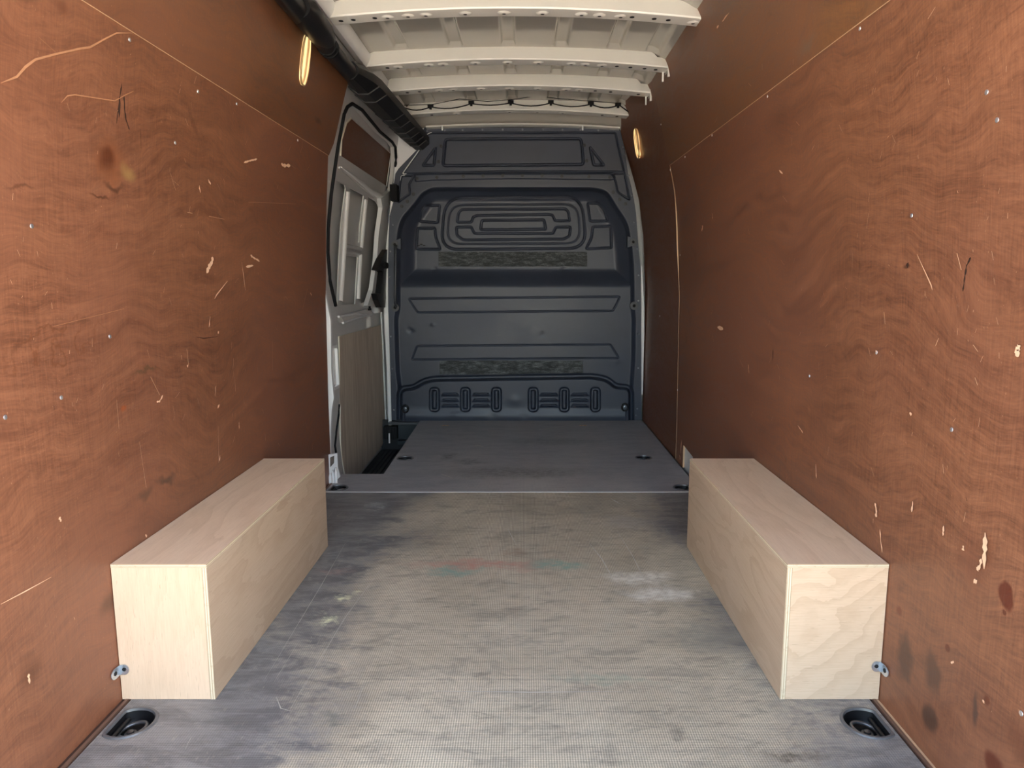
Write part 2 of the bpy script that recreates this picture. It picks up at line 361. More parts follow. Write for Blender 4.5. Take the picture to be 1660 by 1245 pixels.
def plate(name, loops, front, back, mats, parent=None, step=None, edge_mi=0, sm=None):
    """flat or curved sheet with real thickness from 2-D loops (first the outline, then holes)"""
    if step: loops = [resample(l, step) for l in loops]
    pts, edges = [], []
    for l in loops:
        k = len(pts); pts += [tuple(p) for p in l]; edges += [(k + i, k + (i + 1) % len(l)) for i in range(len(l))]
    if step:
        xs = [p[0] for p in loops[0]]; ys = [p[1] for p in loops[0]]
        nx = max(1, int((max(xs) - min(xs)) / step)); ny = max(1, int((max(ys) - min(ys)) / step))
        for i in range(1, nx):
            for j in range(1, ny):
                q = (min(xs) + (max(xs) - min(xs)) * i / nx, min(ys) + (max(ys) - min(ys)) * j / ny)
                if inside(q, loops): pts.append(q)
    V2, E2, F2, *_ = delaunay_2d_cdt([Vector(p) for p in pts], edges, [], 0, 1e-6)
    keep = [f for f in F2 if inside((sum(V2[i][0] for i in f) / len(f), sum(V2[i][1] for i in f) / len(f)), loops)]
    bm = bmesh.new(); A = {}; B = {}
    for f in keep:
        for i in f:
            if i not in A: A[i] = bm.verts.new(front(V2[i])); B[i] = bm.verts.new(back(V2[i]))
    cnt = {}
    for f in keep:
        bm.faces.new([A[i] for i in f]); bm.faces.new([B[i] for i in reversed(f)])
        for q in range(len(f)):
            e = (f[q], f[(q + 1) % len(f)]); cnt[tuple(sorted(e))] = cnt.get(tuple(sorted(e)), []) + [e]
    for e, l in cnt.items():
        if len(l) == 1:
            i, j = l[0]; fc = bm.faces.new((A[j], A[i], B[i], B[j])); fc.material_index = edge_mi
    return obj(name, bm, mats, parent, sm=sm)
def empty(name, loc=(0, 0, 0)):
    o = bpy.data.objects.new(name, None); COL.objects.link(o); o.location = loc; o.empty_display_size = .1; return o
def tag(o, label=None, cat=None, group=None, kind=None):
    if label: o['label'] = label
    if cat: o['category'] = cat
    if group: o['group'] = group
    if kind: o['kind'] = kind
    return o
def copy_tree(o, parent=None):
    c = o.copy(); COL.objects.link(c)
    if parent is not None: c.parent = parent
    for ch in list(o.children): copy_tree(ch, c)
    return c

REAR = .55        # rear door opening
# ------------------------------------------------------------------ ground and outer body
g_ = tag(obj('ground', bx(-30, 30, -40, 20, -.75, -.70), M['concrete']), 'pale sunlit concrete ground under the van', None, None, 'structure')
shell = empty('exterior'); tag(shell, 'white outer bodywork of the van', None, None, 'structure')
# cross-section of the body skin, swept from the rear opening to the front; roof, sides, underside
prof = [(-1.10, -.30)] + [(-1.10 + lean(z) * .9, z) for z in (.2, .9, 1.3, 1.61, 1.9, 2.02)] + [(-.72, 2.20), (-.06, 2.26), (.62, 2.20)] + \
       [(.99 - lean(z) * .9, z) for z in (2.02, 1.9, 1.61, 1.3, .9, .2)] + [(.99, -.30)]
bm = bmesh.new(); A = [bm.verts.new((x, REAR, z)) for x, z in prof]; B = [bm.verts.new((x, 5.22, z)) for x, z in prof]
n = len(prof)
for i in range(n): bm.faces.new((A[i], A[(i + 1) % n], B[(i + 1) % n], B[i]))
bm.faces.new(B)
obj('body_skin', bm, M['white'], shell, sm=40)
# rear frame closing the gap between lining and skin
pr = [(x, z) for x, z in prof]
inner = [(-.975, -.03), (-.975, .9), (-.93, 1.35), (-.86, 1.80), (-.78, 2.03), (-.06, 2.12), (.66, 2.03), (.745, 1.80), (.815, 1.35), (.86, .9), (.86, -.03)]
plate('rear_frame', [pr, inner], lambda p: (p[0], REAR, p[1]), lambda p: (p[0], REAR + .03, p[1]), [M['white']], shell)

# ------------------------------------------------------------------ floor
def D_loop(cx, cy, r, cut, side, seg=26):
    """circle with the side toward the wall cut straight"""
    out = []
    for k in range(seg):
        a = 2 * math.pi * k / seg; x = r * math.cos(a); y = r * math.sin(a)
        x = max(x, -cut) if side < 0 else min(x, cut)
        out.append((cx + x, cy + y))
    return out
cups = [(-.899, 1.487, .057, .036, -1), (.783, 1.487, .057, .036, 1), (-.905, 3.325, .050, .032, -1), (-.672, 3.90, .046, .046, -1), (.675, 3.915, .046, .046, 1), (.772, 3.33, .050, .032, 1)]
slots = [(-.545, 4.81), (.405, 4.815)]
floor = empty('floor'); tag(floor, 'grey anti-slip plywood load floor worn pale along the middle', None, None, 'structure')
hl = lambda ids: [D_loop(cups[i][0], cups[i][1], cups[i][2] - .004, cups[i][3] - .003, cups[i][4]) for i in ids]
FX0, FX1 = -.945, .830
nearp = plate('floor_panel', [[(FX0, REAR), (FX1, REAR), (FX1, 3.254), (FX0, 3.254)]] + hl([0, 1]), lambda p: (p[0], p[1], 0), lambda p: (p[0], p[1], -.018), [M['floor_near'], M['edge']], floor, edge_mi=1)
nearp['label'] = 'near floor panel with worn beige middle'
sl = [[(x + dx, y + dy) for dx, dy in ((-.032, -.004), (-.012, .010), (.0, .004), (.012, .010), (.032, -.004), (.015, -.014), (0, -.006), (-.015, -.014))] for x, y in slots]
farp = plate('floor_panel', [[(-.955, 3.266), (.842, 3.266), (.842, 4.995), (-.745, 4.995), (-.730, 3.575), (-.985, 3.575), (-.985, 3.44), (-.955, 3.40)]] + hl([2, 3, 4, 5]) + sl,
             lambda p: (p[0], p[1], 0), lambda p: (p[0], p[1], -.018), [M['floor_far'], M['edge']], floor, edge_mi=1)
farp['label'] = 'far floor panel, darker grey, notched beside the sliding door'
obj('joint_strip', bx(-.955, .842, 3.253, 3.267, -.004, .002), M['alu'], floor)
obj('subfloor', bx(-.94, .85, REAR, 3.57, -.062, -.05), M['hole'], floor)
obj('subfloor', bx(-.74, .85, 3.57, 5.0, -.062, -.05), M['hole'], floor)
# small wooden fillets where floor meets lining
for s, x in ((-1, -.962), (1, .833)):
    bm = bx(x + .004, x + .011, REAR, 3.40, -.01, .002); o = obj('trim_1' if s < 0 else 'trim_2', bm, simple('brown_fillet' + str(s), (.15, .085, .06), .5))
    tag(o, 'thin brown fillet along the floor beside the %s plywood lining' % ('left' if s < 0 else 'right'), None, None, 'structure')
    bm = bx(x + (-.012 if s < 0 else .014), x + (0 if s < 0 else .024), REAR, 3.40, -.012, -.002); obj('filler_strip', bm, M['dark_mark'] if s < 0 else M['edge'], o)
# drag marks and scratches on the floor, joined in one part
def strokes(name, lst, mapf, nrm, m_, parent, lift=.0008):
    """thin tapered slivers standing a hair proud of a surface; lst of (pixel polyline, width in m)"""
    bm = bmesh.new()
    for pl, w in lst:
        if w > .0045 and lift < .01:
            q2 = []
            for (a0, b0), (a1, b1) in zip(pl, pl[1:]):
                for k in range(5): q2.append((a0 + (a1 - a0) * k / 5 + random.uniform(-.35, .35), b0 + (b1 - b0) * k / 5 + random.uniform(-.35, .35)))
            pl = q2 + [pl[-1]]
        P = [Vector(mapf(*q)) for q in pl]; n_ = len(P); L = []; Rr = []
        for i, p in enumerate(P):
            d = (P[min(i + 1, n_ - 1)] - P[max(i - 1, 0)])
            if d.length < 1e-7: d = Vector((0, 1, 0))
            d.normalize(); nn = Vector(nrm); s = d.cross(nn).normalized()
            ww = w * (.5 if 0 < i < n_ - 1 else .12) * random.uniform(*((.35, 1.25) if w > .0045 else (.7, 1.2)))
            L.append(bm.verts.new(p + s * ww + nn * lift)); Rr.append(bm.verts.new(p - s * ww + nn * lift))
        for i in range(n_ - 1): bm.faces.new((L[i], L[i + 1], Rr[i + 1], Rr[i]))
    o = obj(name, bm, m_, parent); o['kind'] = 'stuff'; return o
M['floor_mark'] = simple('pale_floor_scratch', (.52, .50, .45), .7)
fs = [([(822, 855), (830, 870), (838, 885)], .004), ([(870, 868), (874, 882)], .003), ([(593, 826), (607, 827), (618, 826)], .006), ([(590, 818), (605, 815), (625, 821)], .004),
      ([(955, 880), (975, 905), (995, 940)], .004), ([(1000, 860), (1025, 900), (1045, 940)], .003), ([(1190, 1075), (1225, 1079)], .004), ([(448, 1130), (455, 1148), (472, 1153)], .003),
      ([(700, 1120), (860, 1122), (1010, 1121)], .003), ([(300, 1215), (310, 1195)], .003), ([(990, 808), (1006, 817)], .008), ([(850, 700), (930, 688), (960, 683)], .01),
      ([(860, 687), (905, 686), (940, 682)], .008), ([(715, 768), (733, 774)], .01), ([(770, 721), (785, 724)], .012), ([(640, 892), (560, 1000), (470, 1150)], .002), ([(560, 880), (520, 950), (430, 1100)], .002)]
for k in range(46):
    u, v = random.uniform(430, 1200), random.uniform(840, 1240); a = random.choice((0, 0, 1.2, 1.9)) + random.uniform(-.3, .3); l = random.uniform(6, 34)
    fs.append(([(u, v), (u + math.cos(a) * l, v + math.sin(a) * l * .7)], .0018))
strokes('scratch_marks', fs, lambda u, v: on_z(u, v), (0, 0, 1), M['floor_mark'], floor)

# ------------------------------------------------------------------ plywood wall lining
XS = {-1: XL, 1: XR}
def lining(name, side, loop, off, th, m_, parent, step=.12, warp=None):
    x0 = XS[side]
    def fr(p, e=0): return (x0 - side * (lean(p[1]) + off - e + (warp(p) if warp else 0)), p[0], p[1])
    return plate(name, [loop], lambda p: fr(p), lambda p: fr(p, th), [m_, M['edge']], parent, step=step, edge_mi=1)
wl = empty('wall_left'); tag(wl, 'left side wall lined with red-brown plywood sheets', None, None, 'structure')
seamL = lambda y: 1.575
yend = lambda z: float(np.interp(z, [0, .2, 1.0, 1.57, 1.9], [3.47, 3.47, 3.50, 3.385, 3.37]))
LE = [yz(u_, v_, XL) for u_, v_ in ((565, 125), (553, 175), (540, 232), (532, 251), (529.5, 330), (528.5, 450), (529, 520), (532, 640), (537, 770))]
zs = LE[3][1]
lo = [(REAR, -.004), (LE[8][0], -.004), LE[8], LE[7], LE[6], LE[5], LE[4], (LE[3][0], zs), (REAR, zs)]
up = [(REAR, zs - .002), (LE[3][0], zs - .002), LE[2], LE[1], (LE[0][0], LE[0][1]), (REAR, 1.90)]
a_ = lining('plywood_sheet', -1, lo, 0, .009, M['redL'], wl); a_['label'] = 'lower plywood sheet, scratched, with a knot'
a_ = lining('plywood_sheet', -1, up, .0035, .009, M['redL2'], wl); a_['label'] = 'narrow upper plywood sheet above the seam'
obj('cavity_panel', bx(-1.02, -1.0, REAR, 3.5, -.25, 1.75), M['white'], wl)
wr = empty('wall_right'); tag(wr, 'right side wall lined with red-brown plywood sheets', None, None, 'structure')
RE = [yz(u_, v_, XR, 1) for u_, v_ in ((1086, 267), (1094, 310), (1098.5, 370), (1100.5, 450), (1100, 540), (1098.5, 632), (1097, 700))]
RT = yz(1062, 150, XR, 1); zr = RE[0][1]
RE = [(min(p[0], 4.2), p[1]) for p in RE]; RT = (min(RT[0], 4.2), min(RT[1], 2.09))
lo = [(REAR, -.004), (3.50, -.004), (3.50, .11), (3.72, .12), (3.72, -.004), (RE[-1][0], -.004)] + RE[::-1] + [(REAR, zr - .02)]
up = [(REAR, zr - .022), (RE[0][0], zr - .002), RT, (RT[0], 2.13), (REAR, 2.13)]
fr_ = [(RE[-1][0] + .002, -.004), (5.03, -.004), (5.03, 2.13), (RT[0], 2.13), RT] + RE
fwarp = lambda p: .006 * math.exp(-((p[1] - 1.22) / .18) ** 2) * max(0, 1 - (p[0] - 3.955) / .5) + .062 * min(1, max(0, (p[0] - 4.05) / .95)) * min(1, max(0, (p[1] - 1.55) / .45))
a_ = lining('plywood_sheet', 1, lo, 0, .009, M['redR'], wr); a_['label'] = 'large lower plywood sheet with stains and gouges'
a_ = lining('plywood_sheet', 1, up, .0035, .009, M['redR2'], wr); a_['label'] = 'upper plywood sheet above the slanting seam'
a_ = lining('plywood_sheet', 1, fr_, .001, .006, M['redF'], wr, warp=fwarp); a_['label'] = 'front plywood sheet next to the bulkhead'
obj('cavity_panel', bx(.885, .90, REAR, 5.0, -.25, 1.6), M['white'], wr)
# screws
def screws(lst, side, parent):
    x0 = XS[side]; base = None
    for (u, v) in lst:
        p = Vector(on_side(u, v, x0, side)); s = 1.0 if p.y < 3 else 1.1
        if base is None:
            bm = bmesh.new(); disc(bm, (0, 0, 0), (-side, 0, 0), .0048, .0012, 10, dome=.0008)
            base = obj('screw', bm, M['screw'], parent); o = base
        else: o = base.copy(); COL.objects.link(o)
        o.location = (p.x - side * .0015, p.y, p.z); o.scale = (1, s, s)
screws([(210, 35), (209, 64), (385, 147), (383, 168), (485, 212), (482, 227), (98, 644), (50, 366), (283, 231), (547, 203), (533, 294), (7, 676), (320, 148), (177, 545)], -1, wl)
screws([(1391, 20), (1395, 46), (1243, 135), (1245, 156), (1156, 205), (1155, 219), (1110, 242), (1111, 254), (1072, 201), (1087, 275), (1601, 149), (1544, 696), (1313, 609), (1103, 413),
        (1099, 632), (1070, 512), (1618, 194), (1657, 1156), (1050, 276), (1146, 32), (1173, 12), (1422, 571), (1479, 349)], 1, wr)
# gouges
mL = lambda u, v: on_side(u, v, XL + .0, -1); mR = lambda u, v: on_side(u, v, XR, 1)
pale = [([(344, 416), (343, 424), (338, 432), (334, 442)], .016), ([(405, 413), (410, 417), (420, 423)], .010), ([(398, 432), (410, 430)], .008), ([(391, 424), (394, 445), (397, 470)], .003),
        ([(455, 265), (460, 268), (470, 268)], .012), ([(395, 263), (405, 260), (416, 257)], .006), ([(337, 290), (341, 298)], .010), ([(322, 300), (324, 312)], .006), ([(303, 344), (311, 345)], .004),
        ([(338, 350), (363, 355)], .003), ([(176, 545), (180, 546)], .008), ([(368, 455), (350, 478), (347, 484)], .004), ([(341, 505), (338, 530)], .005), ([(302, 565), (305, 593)], .004),
        ([(293, 575), (294, 582)], .004), ([(352, 538), (354, 539)], .008), ([(302, 592), (304, 593)], .009), ([(349, 625), (348, 642)], .005), ([(380, 615), (381, 634)], .004), ([(378, 580), (377, 597)], .004),
        ([(355, 655), (352, 661)], .008), ([(353, 690), (354, 750)], .004), ([(356, 738), (355, 747)], .009), ([(387, 683), (387, 695)], .005), ([(441, 553), (441, 600)], .003), ([(502, 474), (505, 478)], .010),
        ([(498, 467), (490, 500)], .003), ([(275, 280), (284, 308)], .003), ([(263, 640), (258, 650), (253, 651)], .005), ([(243, 610), (258, 640)], .003), ([(95, 838), (98, 845)], .007), ([(235, 866), (237, 870)], .006),
        ([(45, 1092), (47, 1108)], .007), ([(430, 714), (429, 700)], .003), ([(480, 330), (402, 327)], .002), ([(445, 170), (480, 192)], .003), ([(188, 648), (192, 695)], .002), ([(225, 715), (236, 790)], .002),
        ([(0, 979), (40, 958), (82, 935)], .003), ([(119, 1000), (120, 1004)], .004)]
for k in range(120):
    u = random.choice((random.uniform(250, 520), random.uniform(10, 500))); v = random.uniform(60, 720)
    l = random.uniform(2, 14); a = random.gauss(1.57, .35)
    if v > 735 - (u - 430) * -.2 : continue
    if u < 160 and v > 900: continue
    pale.append(([(u, v), (u + math.cos(a) * l, v + math.sin(a) * l)], random.uniform(.0012, .003)))
strokes('gouge_marks', [p for p in pale if True], mL, (1, 0, 0), M['pale_mark'], wl, .0015)
strokes('faint_scratches', [([(0, 134), (26, 124), (40, 108), (56, 96), (90, 87), (130, 78), (145, 76), (170, 62), (188, 53), (217, 53)], .0042), ([(98, 166), (108, 155), (120, 153), (185, 163), (203, 153), (216, 147)], .0028),
        ([(62, 60), (90, 85)], .002), ([(0, 550), (200, 500)], .003), ([(190, 1000), (150, 850)], .001)], mL, (1, 0, 0), M['faint_mark'], wl, .0014)
strokes('crack_marks', [([(197, 134), (193, 160), (188, 200)], .005), ([(200, 155), (201, 178), (204, 196), (209, 210)], .006), ([(194, 160), (192, 190)], .006), ([(226, 208), (228, 240)], .004), ([(318, 546), (330, 548), (352, 545)], .003)],
        mL, (1, 0, 0), M['dark_mark'], wl, .0014)
paleR = [([(1601, 863), (1600, 895), (1599, 922)], .012), ([(1595, 905), (1592, 918), (1587, 923)], .008), ([(1584, 938), (1586, 946)], .012), ([(1421, 815), (1424, 828), (1423, 838)], .010), ([(1533, 852), (1532, 868)], .006),
        ([(1565, 884), (1565, 892)], .008), ([(1429, 858), (1433, 895)], .005), ([(1296, 689), (1304, 702)], .005), ([(1436, 505), (1438, 525)], .004), ([(1425, 571), (1422, 568)], .006), ([(1490, 412), (1513, 462), (1515, 470)], .003),
        ([(1555, 410), (1562, 437)], .004), ([(1525, 548), (1520, 560)], .004), ([(1141, 365), (1139, 374)], .022), ([(1165, 530), (1174, 533)], .020), ([(1156, 345), (1157, 355)], .006), ([(1265, 275), (1271, 281)], .006),
        ([(1481, 830), (1483, 812)], .006), ([(1215, 590), (1216, 605)], .005), ([(1325, 752), (1326, 775)], .005), ([(1520, 11), (1508, 30)], .003), ([(1164, 44), (1167, 41)], .012), ([(1172, 35), (1184, 20)], .006), ([(1460, 1000), (1445, 930)], .0),
        ([(1545, 1074), (1550, 1072)], .006), ([(1598, 1134), (1599, 1140)], .006), ([(1656, 1150), (1658, 1160)], .004), ([(1106, 712), (1105, 735)], .018), ([(1103, 738), (1104, 745)], .014), ([(1658, 560), (1652, 566), (1655, 578)], .012),
        ([(1478, 668), (1481, 672)], .007), ([(1385, 410), (1384, 440)], .002), ([(1411, 345), (1408, 370)], .002)]
for k in range(130):
    u = random.uniform(1112, 1640); v = random.uniform(80, 720 if u < 1240 else 850); l = random.uniform(2, 16); a = random.gauss(1.57, .3)
    paleR.append(([(u, v), (u + math.cos(a) * l, v + math.sin(a) * l)], random.uniform(.0012, .0028)))
strokes('gouge_marks', [p for p in paleR if p[1] > 0], mR, (-1, 0, 0), M['pale_mark'], wr, .0045)
strokes('crack_marks', [([(1575, 417), (1568, 430), (1565, 450), (1562, 472)], .005), ([(1254, 566), (1253, 585)], .006), ([(1470, 428), (1474, 430)], .010), ([(1567, 805), (1569, 812)], .004)], mR, (-1, 0, 0), M['dark_mark'], wr, .0015)
# white pillar showing in the cut-out behind the right box
bm = bx(.862, .884, 3.49, 3.74, -.01, .14); obj('white_pillar_foot', bm, M['white'], wr, bev=.004)

# ------------------------------------------------------------------ wheel arch boxes
def wheel_box(name, side, label):
    T = .012; TT = .009
    xi, xo = (-.742, -.966) if side < 0 else (.614, .851)
    y0, y1, H = 1.577, 2.565, .342
    root = empty(name, ((xi + xo) / 2, (y0 + y1) / 2, 0)); tag(root, label, 'box', 'plywood boxes over the wheel arches')
    lx, rx = min(xi, xo), max(xi, xo); cx, cy = (xi + xo) / 2, (y0 + y1) / 2
    S = lambda a, b_: (min(a, b_) - cx, max(a, b_) - cx)
    top = bx(lx - cx, rx - cx, y0 - cy, y1 - cy, H - TT, H)
    si = (xi + side * 0, xi + side * T) if side < 0 else (xi, xi + T)
    sx0, sx1 = min(xi, xi + (T if side > 0 else -T)), max(xi, xi + (T if side > 0 else -T))
    sd = bx(sx0 - cx, sx1 - cx, y0 - cy, y1 - cy, .001, H - TT - .0006)
    ex0, ex1 = (lx, sx0 - .0006) if side < 0 else (sx1 + .0006, rx)
    for bm_, axis in ((top, 1), (sd, 1)):
        bm_.faces.ensure_lookup_table(); bm_.normal_update()
        for f in bm_.faces:
            if abs(f.calc_center_median().y) > (y1 - y0) / 2 - .001: f.material_index = 1
        if bm_ is top:
            for f in bm_.faces:
                if abs(f.calc_center_median().x) > (rx - lx) / 2 - .001: f.material_index = 1
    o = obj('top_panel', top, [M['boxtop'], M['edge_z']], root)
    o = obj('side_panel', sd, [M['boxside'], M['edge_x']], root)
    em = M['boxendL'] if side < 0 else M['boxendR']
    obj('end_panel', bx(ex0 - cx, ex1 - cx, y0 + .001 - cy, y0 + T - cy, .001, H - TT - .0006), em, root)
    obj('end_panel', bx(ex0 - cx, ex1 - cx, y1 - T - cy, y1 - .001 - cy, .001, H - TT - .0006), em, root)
    return root
wheel_box('wheel_arch_box', -1, 'pale plywood box against the left wall, with near-white end face')
wheel_box('wheel_arch_box', 1, 'pale plywood box against the right wall, wavy grain on end')
# small zinc angle brackets
def bracket(side, label):
    x = -.966 if side < 0 else .851; p = on_y(197 if side < 0 else 1424, 1084 if side < 0 else 1079, 1.577)
    root = empty('angle_bracket', (x, 1.576, p[2])); tag(root, label, 'bracket', 'zinc angle brackets holding the wheel arch boxes')
    s = -side   # towards the room
    bm = bmesh.new()
    for axis in (0, 1):
        loop = [(0, -.013)] + [(.013 + .011 * math.cos(a), .013 * math.sin(a)) for a in [R(-90 + 18 * k) for k in range(11)]] + [(0, .011)]
        if axis == 0: f = [[bm.verts.new((s * q[0], -.0005 - d, q[1])) for q in loop] for d in (0, .002)]
        else: f = [[bm.verts.new((s * (.0008 + d), -q[0] * 1.5, q[1])) for q in loop] for d in (0, .002)]
        for k in range(len(loop)): bm.faces.new((f[0][k], f[0][(k + 1) % len(loop)], f[1][(k + 1) % len(loop)], f[1][k]))
        bm.faces.new(f[0]); bm.faces.new(f[1])
    obj('angle_plate', bm, M['zinc'], root)
    bm = bmesh.new(); disc(bm, (s * .013, -.0026, .001), (0, -1, 0), .0048, .0012, 12); obj('screw', bm, M['hole'], root)
    bm = bmesh.new(); disc(bm, (s * .0029, -.021, .001), (s, 0, 0), .0055, .0012, 12); obj('screw', bm, M['hole'], root)
bracket(-1, 'small shiny angle bracket low on the left box, by the wall')
bracket(1, 'small shiny angle bracket low on the right box, by the wall')

# ------------------------------------------------------------------ recessed lashing cups
def cup(i, label, near):
    cx, cy, r, cut, side = cups[i]
    root = empty('lashing_ring', (cx, cy, 0)); tag(root, label, 'tie-down', 'recessed lashing rings in the floor')
    outer = D_loop(0, 0, r + .003, cut + .003, side, 40); inn = D_loop(0, 0, r - .006, cut - .005, side, 40)
    bm = bmesh.new()
    def ring(l, z): return [bm.verts.new((p[0], p[1], z)) for p in l]
    rs = [ring(outer, .0002), ring(D_loop(0, 0, r + .001, cut + .001, side, 40), .0032), ring(D_loop(0, 0, r - .004, cut - .003, side, 40), .0032), ring(inn, -.003)]
    for a, b_ in zip(rs, rs[1:]):
        for k in range(40): bm.faces.new((a[k], a[(k + 1) % 40], b_[(k + 1) % 40], b_[k]))
    obj('rim', bm, simple('cup_rim%d' % i, (.10, .10, .105), .3), root, sm=50)
    bm = bmesh.new(); ds = [(1.0, -.002), (.96, -.022), (.86, -.034), (.62, -.036)]
    rs = [ring([(p[0] * k_, p[1] * k_) for p in inn], z) for k_, z in ds]
    for a, b_ in zip(rs, rs[1:]):
        for k in range(40): bm.faces.new((a[k], a[(k + 1) % 40], b_[(k + 1) % 40], b_[k]))
    bm.faces.new(rs[-1]); obj('bowl', bm, M['plastic'], root, sm=60)
    bm = bmesh.new(); q = r * .52
    tube(bm, [(-side * .006 + q * math.cos(a), q * .92 * math.sin(a), -.017 + .006 * math.cos(a) * -side) for a in [2 * math.pi * k / 28 for k in range(28)]], .0042 if near else .0055, 8, closed=True)
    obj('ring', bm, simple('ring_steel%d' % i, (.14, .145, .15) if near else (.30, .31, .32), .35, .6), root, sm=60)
    bm = bmesh.new(); disc(bm, (0, 0, -.035), (0, 0, 1), .014, .010, 18); disc(bm, (0, 0, -.025), (0, 0, 1), .008, .005, 12, dome=.004)
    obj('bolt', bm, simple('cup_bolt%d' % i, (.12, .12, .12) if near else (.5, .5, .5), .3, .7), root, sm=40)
    bm = bmesh.new(); xx = -side * -.020
    tube(bm, [(side * cut * .62, -r * .62, -.015), (side * cut * .62, r * .62, -.015)], .0055, 10)
    obj('hinge_pin', bm, M['plastic'], root, sm=60)
cup(0, 'black recessed lashing ring in front of the left plywood box', True)
cup(1, 'black recessed lashing ring in front of the right plywood box', True)
cup(2, 'lashing ring at the floor joint behind the left box, by white pillar foot', False)
cup(3, 'round lashing ring in the far floor panel beside the black step well', False)
cup(4, 'lashing ring in the far floor panel near the right front plywood sheet', False)
cup(5, 'lashing ring half hidden behind the far end of the right box', False)
for (x, y), lb in zip(slots, ('small dark bow-shaped fixing slot at the bulkhead, nearer the sliding door', 'small dark bow-shaped fixing slot at the bulkhead, nearer the right wall')):
    root = empty('floor_fixing', (x, y, 0)); tag(root, lb, 'fixing', 'floor fixing slots by the bulkhead')
    bm = bx(-.036, .036, -.018, .014, -.045, -.022); obj('slot_tray', bm, M['hole'], root)
    bm = bmesh.new(); disc(bm, (0, 0, -.022), (0, 0, 1), .010, .010, 12, dome=.003); obj('bolt_head', bm, M['plastic'], root)

# ------------------------------------------------------------------ step well
well = empty('step_well', (-.86, 4.3, -.2)); tag(well, 'black plastic entry step well between far floor panel and sliding door', 'step')
def wp(name, bm, m_=None, bev=0.0):
    o = obj(name, bm, m_ or M['well'], None, bev=bev); o.parent = well; o.matrix_parent_inverse = Matrix.Translation((.86, -4.3, .2)); return o
wp('tread', bx(-1.09, -.735, 3.56, 5.02, -.235, -.215))
wp('riser', bx(-.748, -.742, 3.58, 5.0, -.215, -.019))
wp('back_riser', bx(-1.06, -.735, 5.0, 5.02, -.215, .0))
bm = bmesh.new()
for k in range(9): add_box(bm, -1.0 + k * .028, -.993 + k * .028, 3.6, 4.95, -.215, -.208)
o = wp('tread_ribs', bm); o['kind'] = 'stuff'
q = on_y(632, 702, 4.97)
bm = bx(-1.0, -.905, 4.93, 4.99, -.125, -.035); wp('roller_housing', bm, M['plastic'], .006)
for k in range(6): wp('housing_fin', bx(-.985 + k * .014, -.979 + k * .014, 4.922, 4.932, -.12, -.04), M['plastic'])
wp('upper_ledge', bx(-.965, -.745, 4.94, 4.99, -.022, -.006), simple('grey_ledge', (.07, .075, .08), .4), .003)
wp('lower_ledge', bx(-.90, -.745, 4.93, 4.99, -.165, -.14), simple('dark_ledge', (.035, .045, .052), .4), .004)
wp('grille_panel', bx(-.90, -.745, 4.975, 4.995, -.135, -.03), simple('grille_dark', (.02, .03, .036), .5), .004)

# ------------------------------------------------------------------ bulkhead (front wall): relief pressed into one steel sheet
YB = 5.0
def sdf(U, V, poly):
    P = np.asarray(poly, float); d = np.full(U.shape, 1e9); s = np.ones(U.shape); n_ = len(P)
    for i in range(n_):
        a, b_ = P[i], P[i - 1]; e = b_ - a; wx, wy = U - a[0], V - a[1]
        k = np.clip((wx * e[0] + wy * e[1]) / (e @ e), 0, 1); bx_, by_ = wx - e[0] * k, wy - e[1] * k
        d = np.minimum(d, bx_ ** 2 + by_ ** 2)
        c1 = V >= a[1]; c2 = V < b_[1]; c3 = e[0] * wy > e[1] * wx
        f = (c1 & c2 & c3) | (~c1 & ~c2 & ~c3); s = np.where(f, -s, s)
    return s * np.sqrt(d)      # negative inside, in picture-frame units of the plane y = YB (4.3 mm)
def S(x, a, b_):
    t_ = np.clip((x - a) / (b_ - a), 0, 1); return t_ * t_ * (3 - 2 * t_)
Lb = [(687, 203), (687.5, 208), (684, 213), (683, 219), (688, 225), (688, 232), (684, 237), (678, 240), (646, 273), (641, 281), (638, 300), (633, 324), (629, 345), (627.5, 420), (629, 500), (631, 560), (634, 640), (635, 690)]
Rb = [(1004, 203), (1006, 212), (1012, 240), (1018, 280), (1024, 305), (1028, 325), (1031, 345), (1035, 400), (1038, 430), (1041, 500), (1041.5, 560), (1041, 600), (1040, 640), (1040, 690)]
NV, NU = 560, 520
vv = np.linspace(206.5, 684, NV); Lx = np.interp(vv, [p[1] for p in Lb], [p[0] for p in Lb]); Rx = np.interp(vv, [p[1] for p in Rb], [p[0] for p in Rb])
uu = np.linspace(0, 1, NU)
U = Lx[:, None] + (Rx - Lx)[:, None] * uu[None, :]; V = np.repeat(vv[:, None], NU, 1)
D = np.zeros_like(U)          # toward the load space
def groove(poly, w=1.2, depth=.012, r=0, fill=0.0, soft=.6):
    global D
    p = rnd(poly, r, 7) if r else poly
    s = sdf(U, V, p); D -= depth * (1 - S(np.abs(s), w * .4, w + soft)); D += fill * (1 - S(s, -w - soft, 0))
    return s
main = rnd([(700, 303), (962, 303), (985, 308), (1003, 338), (1018, 360), (1024, 391), (1028, 430), (1029, 500), (1031, 514), (1030, 585), (1026, 640), (1026, 700), (645, 700), (645, 628), (641, 601), (638.5, 514),
            (642.5, 500), (642.5, 391), (645, 370), (650, 353), (668, 332), (684, 311)], 12, 5)
s_main = sdf(U, V, main); D -= .038 * (1 - S(s_main, -8, 1))
upper = rnd([(700, 293), (962, 293), (988, 302), (1006, 332), (1022, 356), (1029, 391), (1031, 430), (1033, 470), (638, 470), (640, 430), (641, 391), (646, 352), (664, 328), (681, 303)], 12, 5)
s_up = sdf(U, V, upper); D -= .080 * (1 - S(s_up, -36, -3)) * (1 - S(s_main, -6, 0))
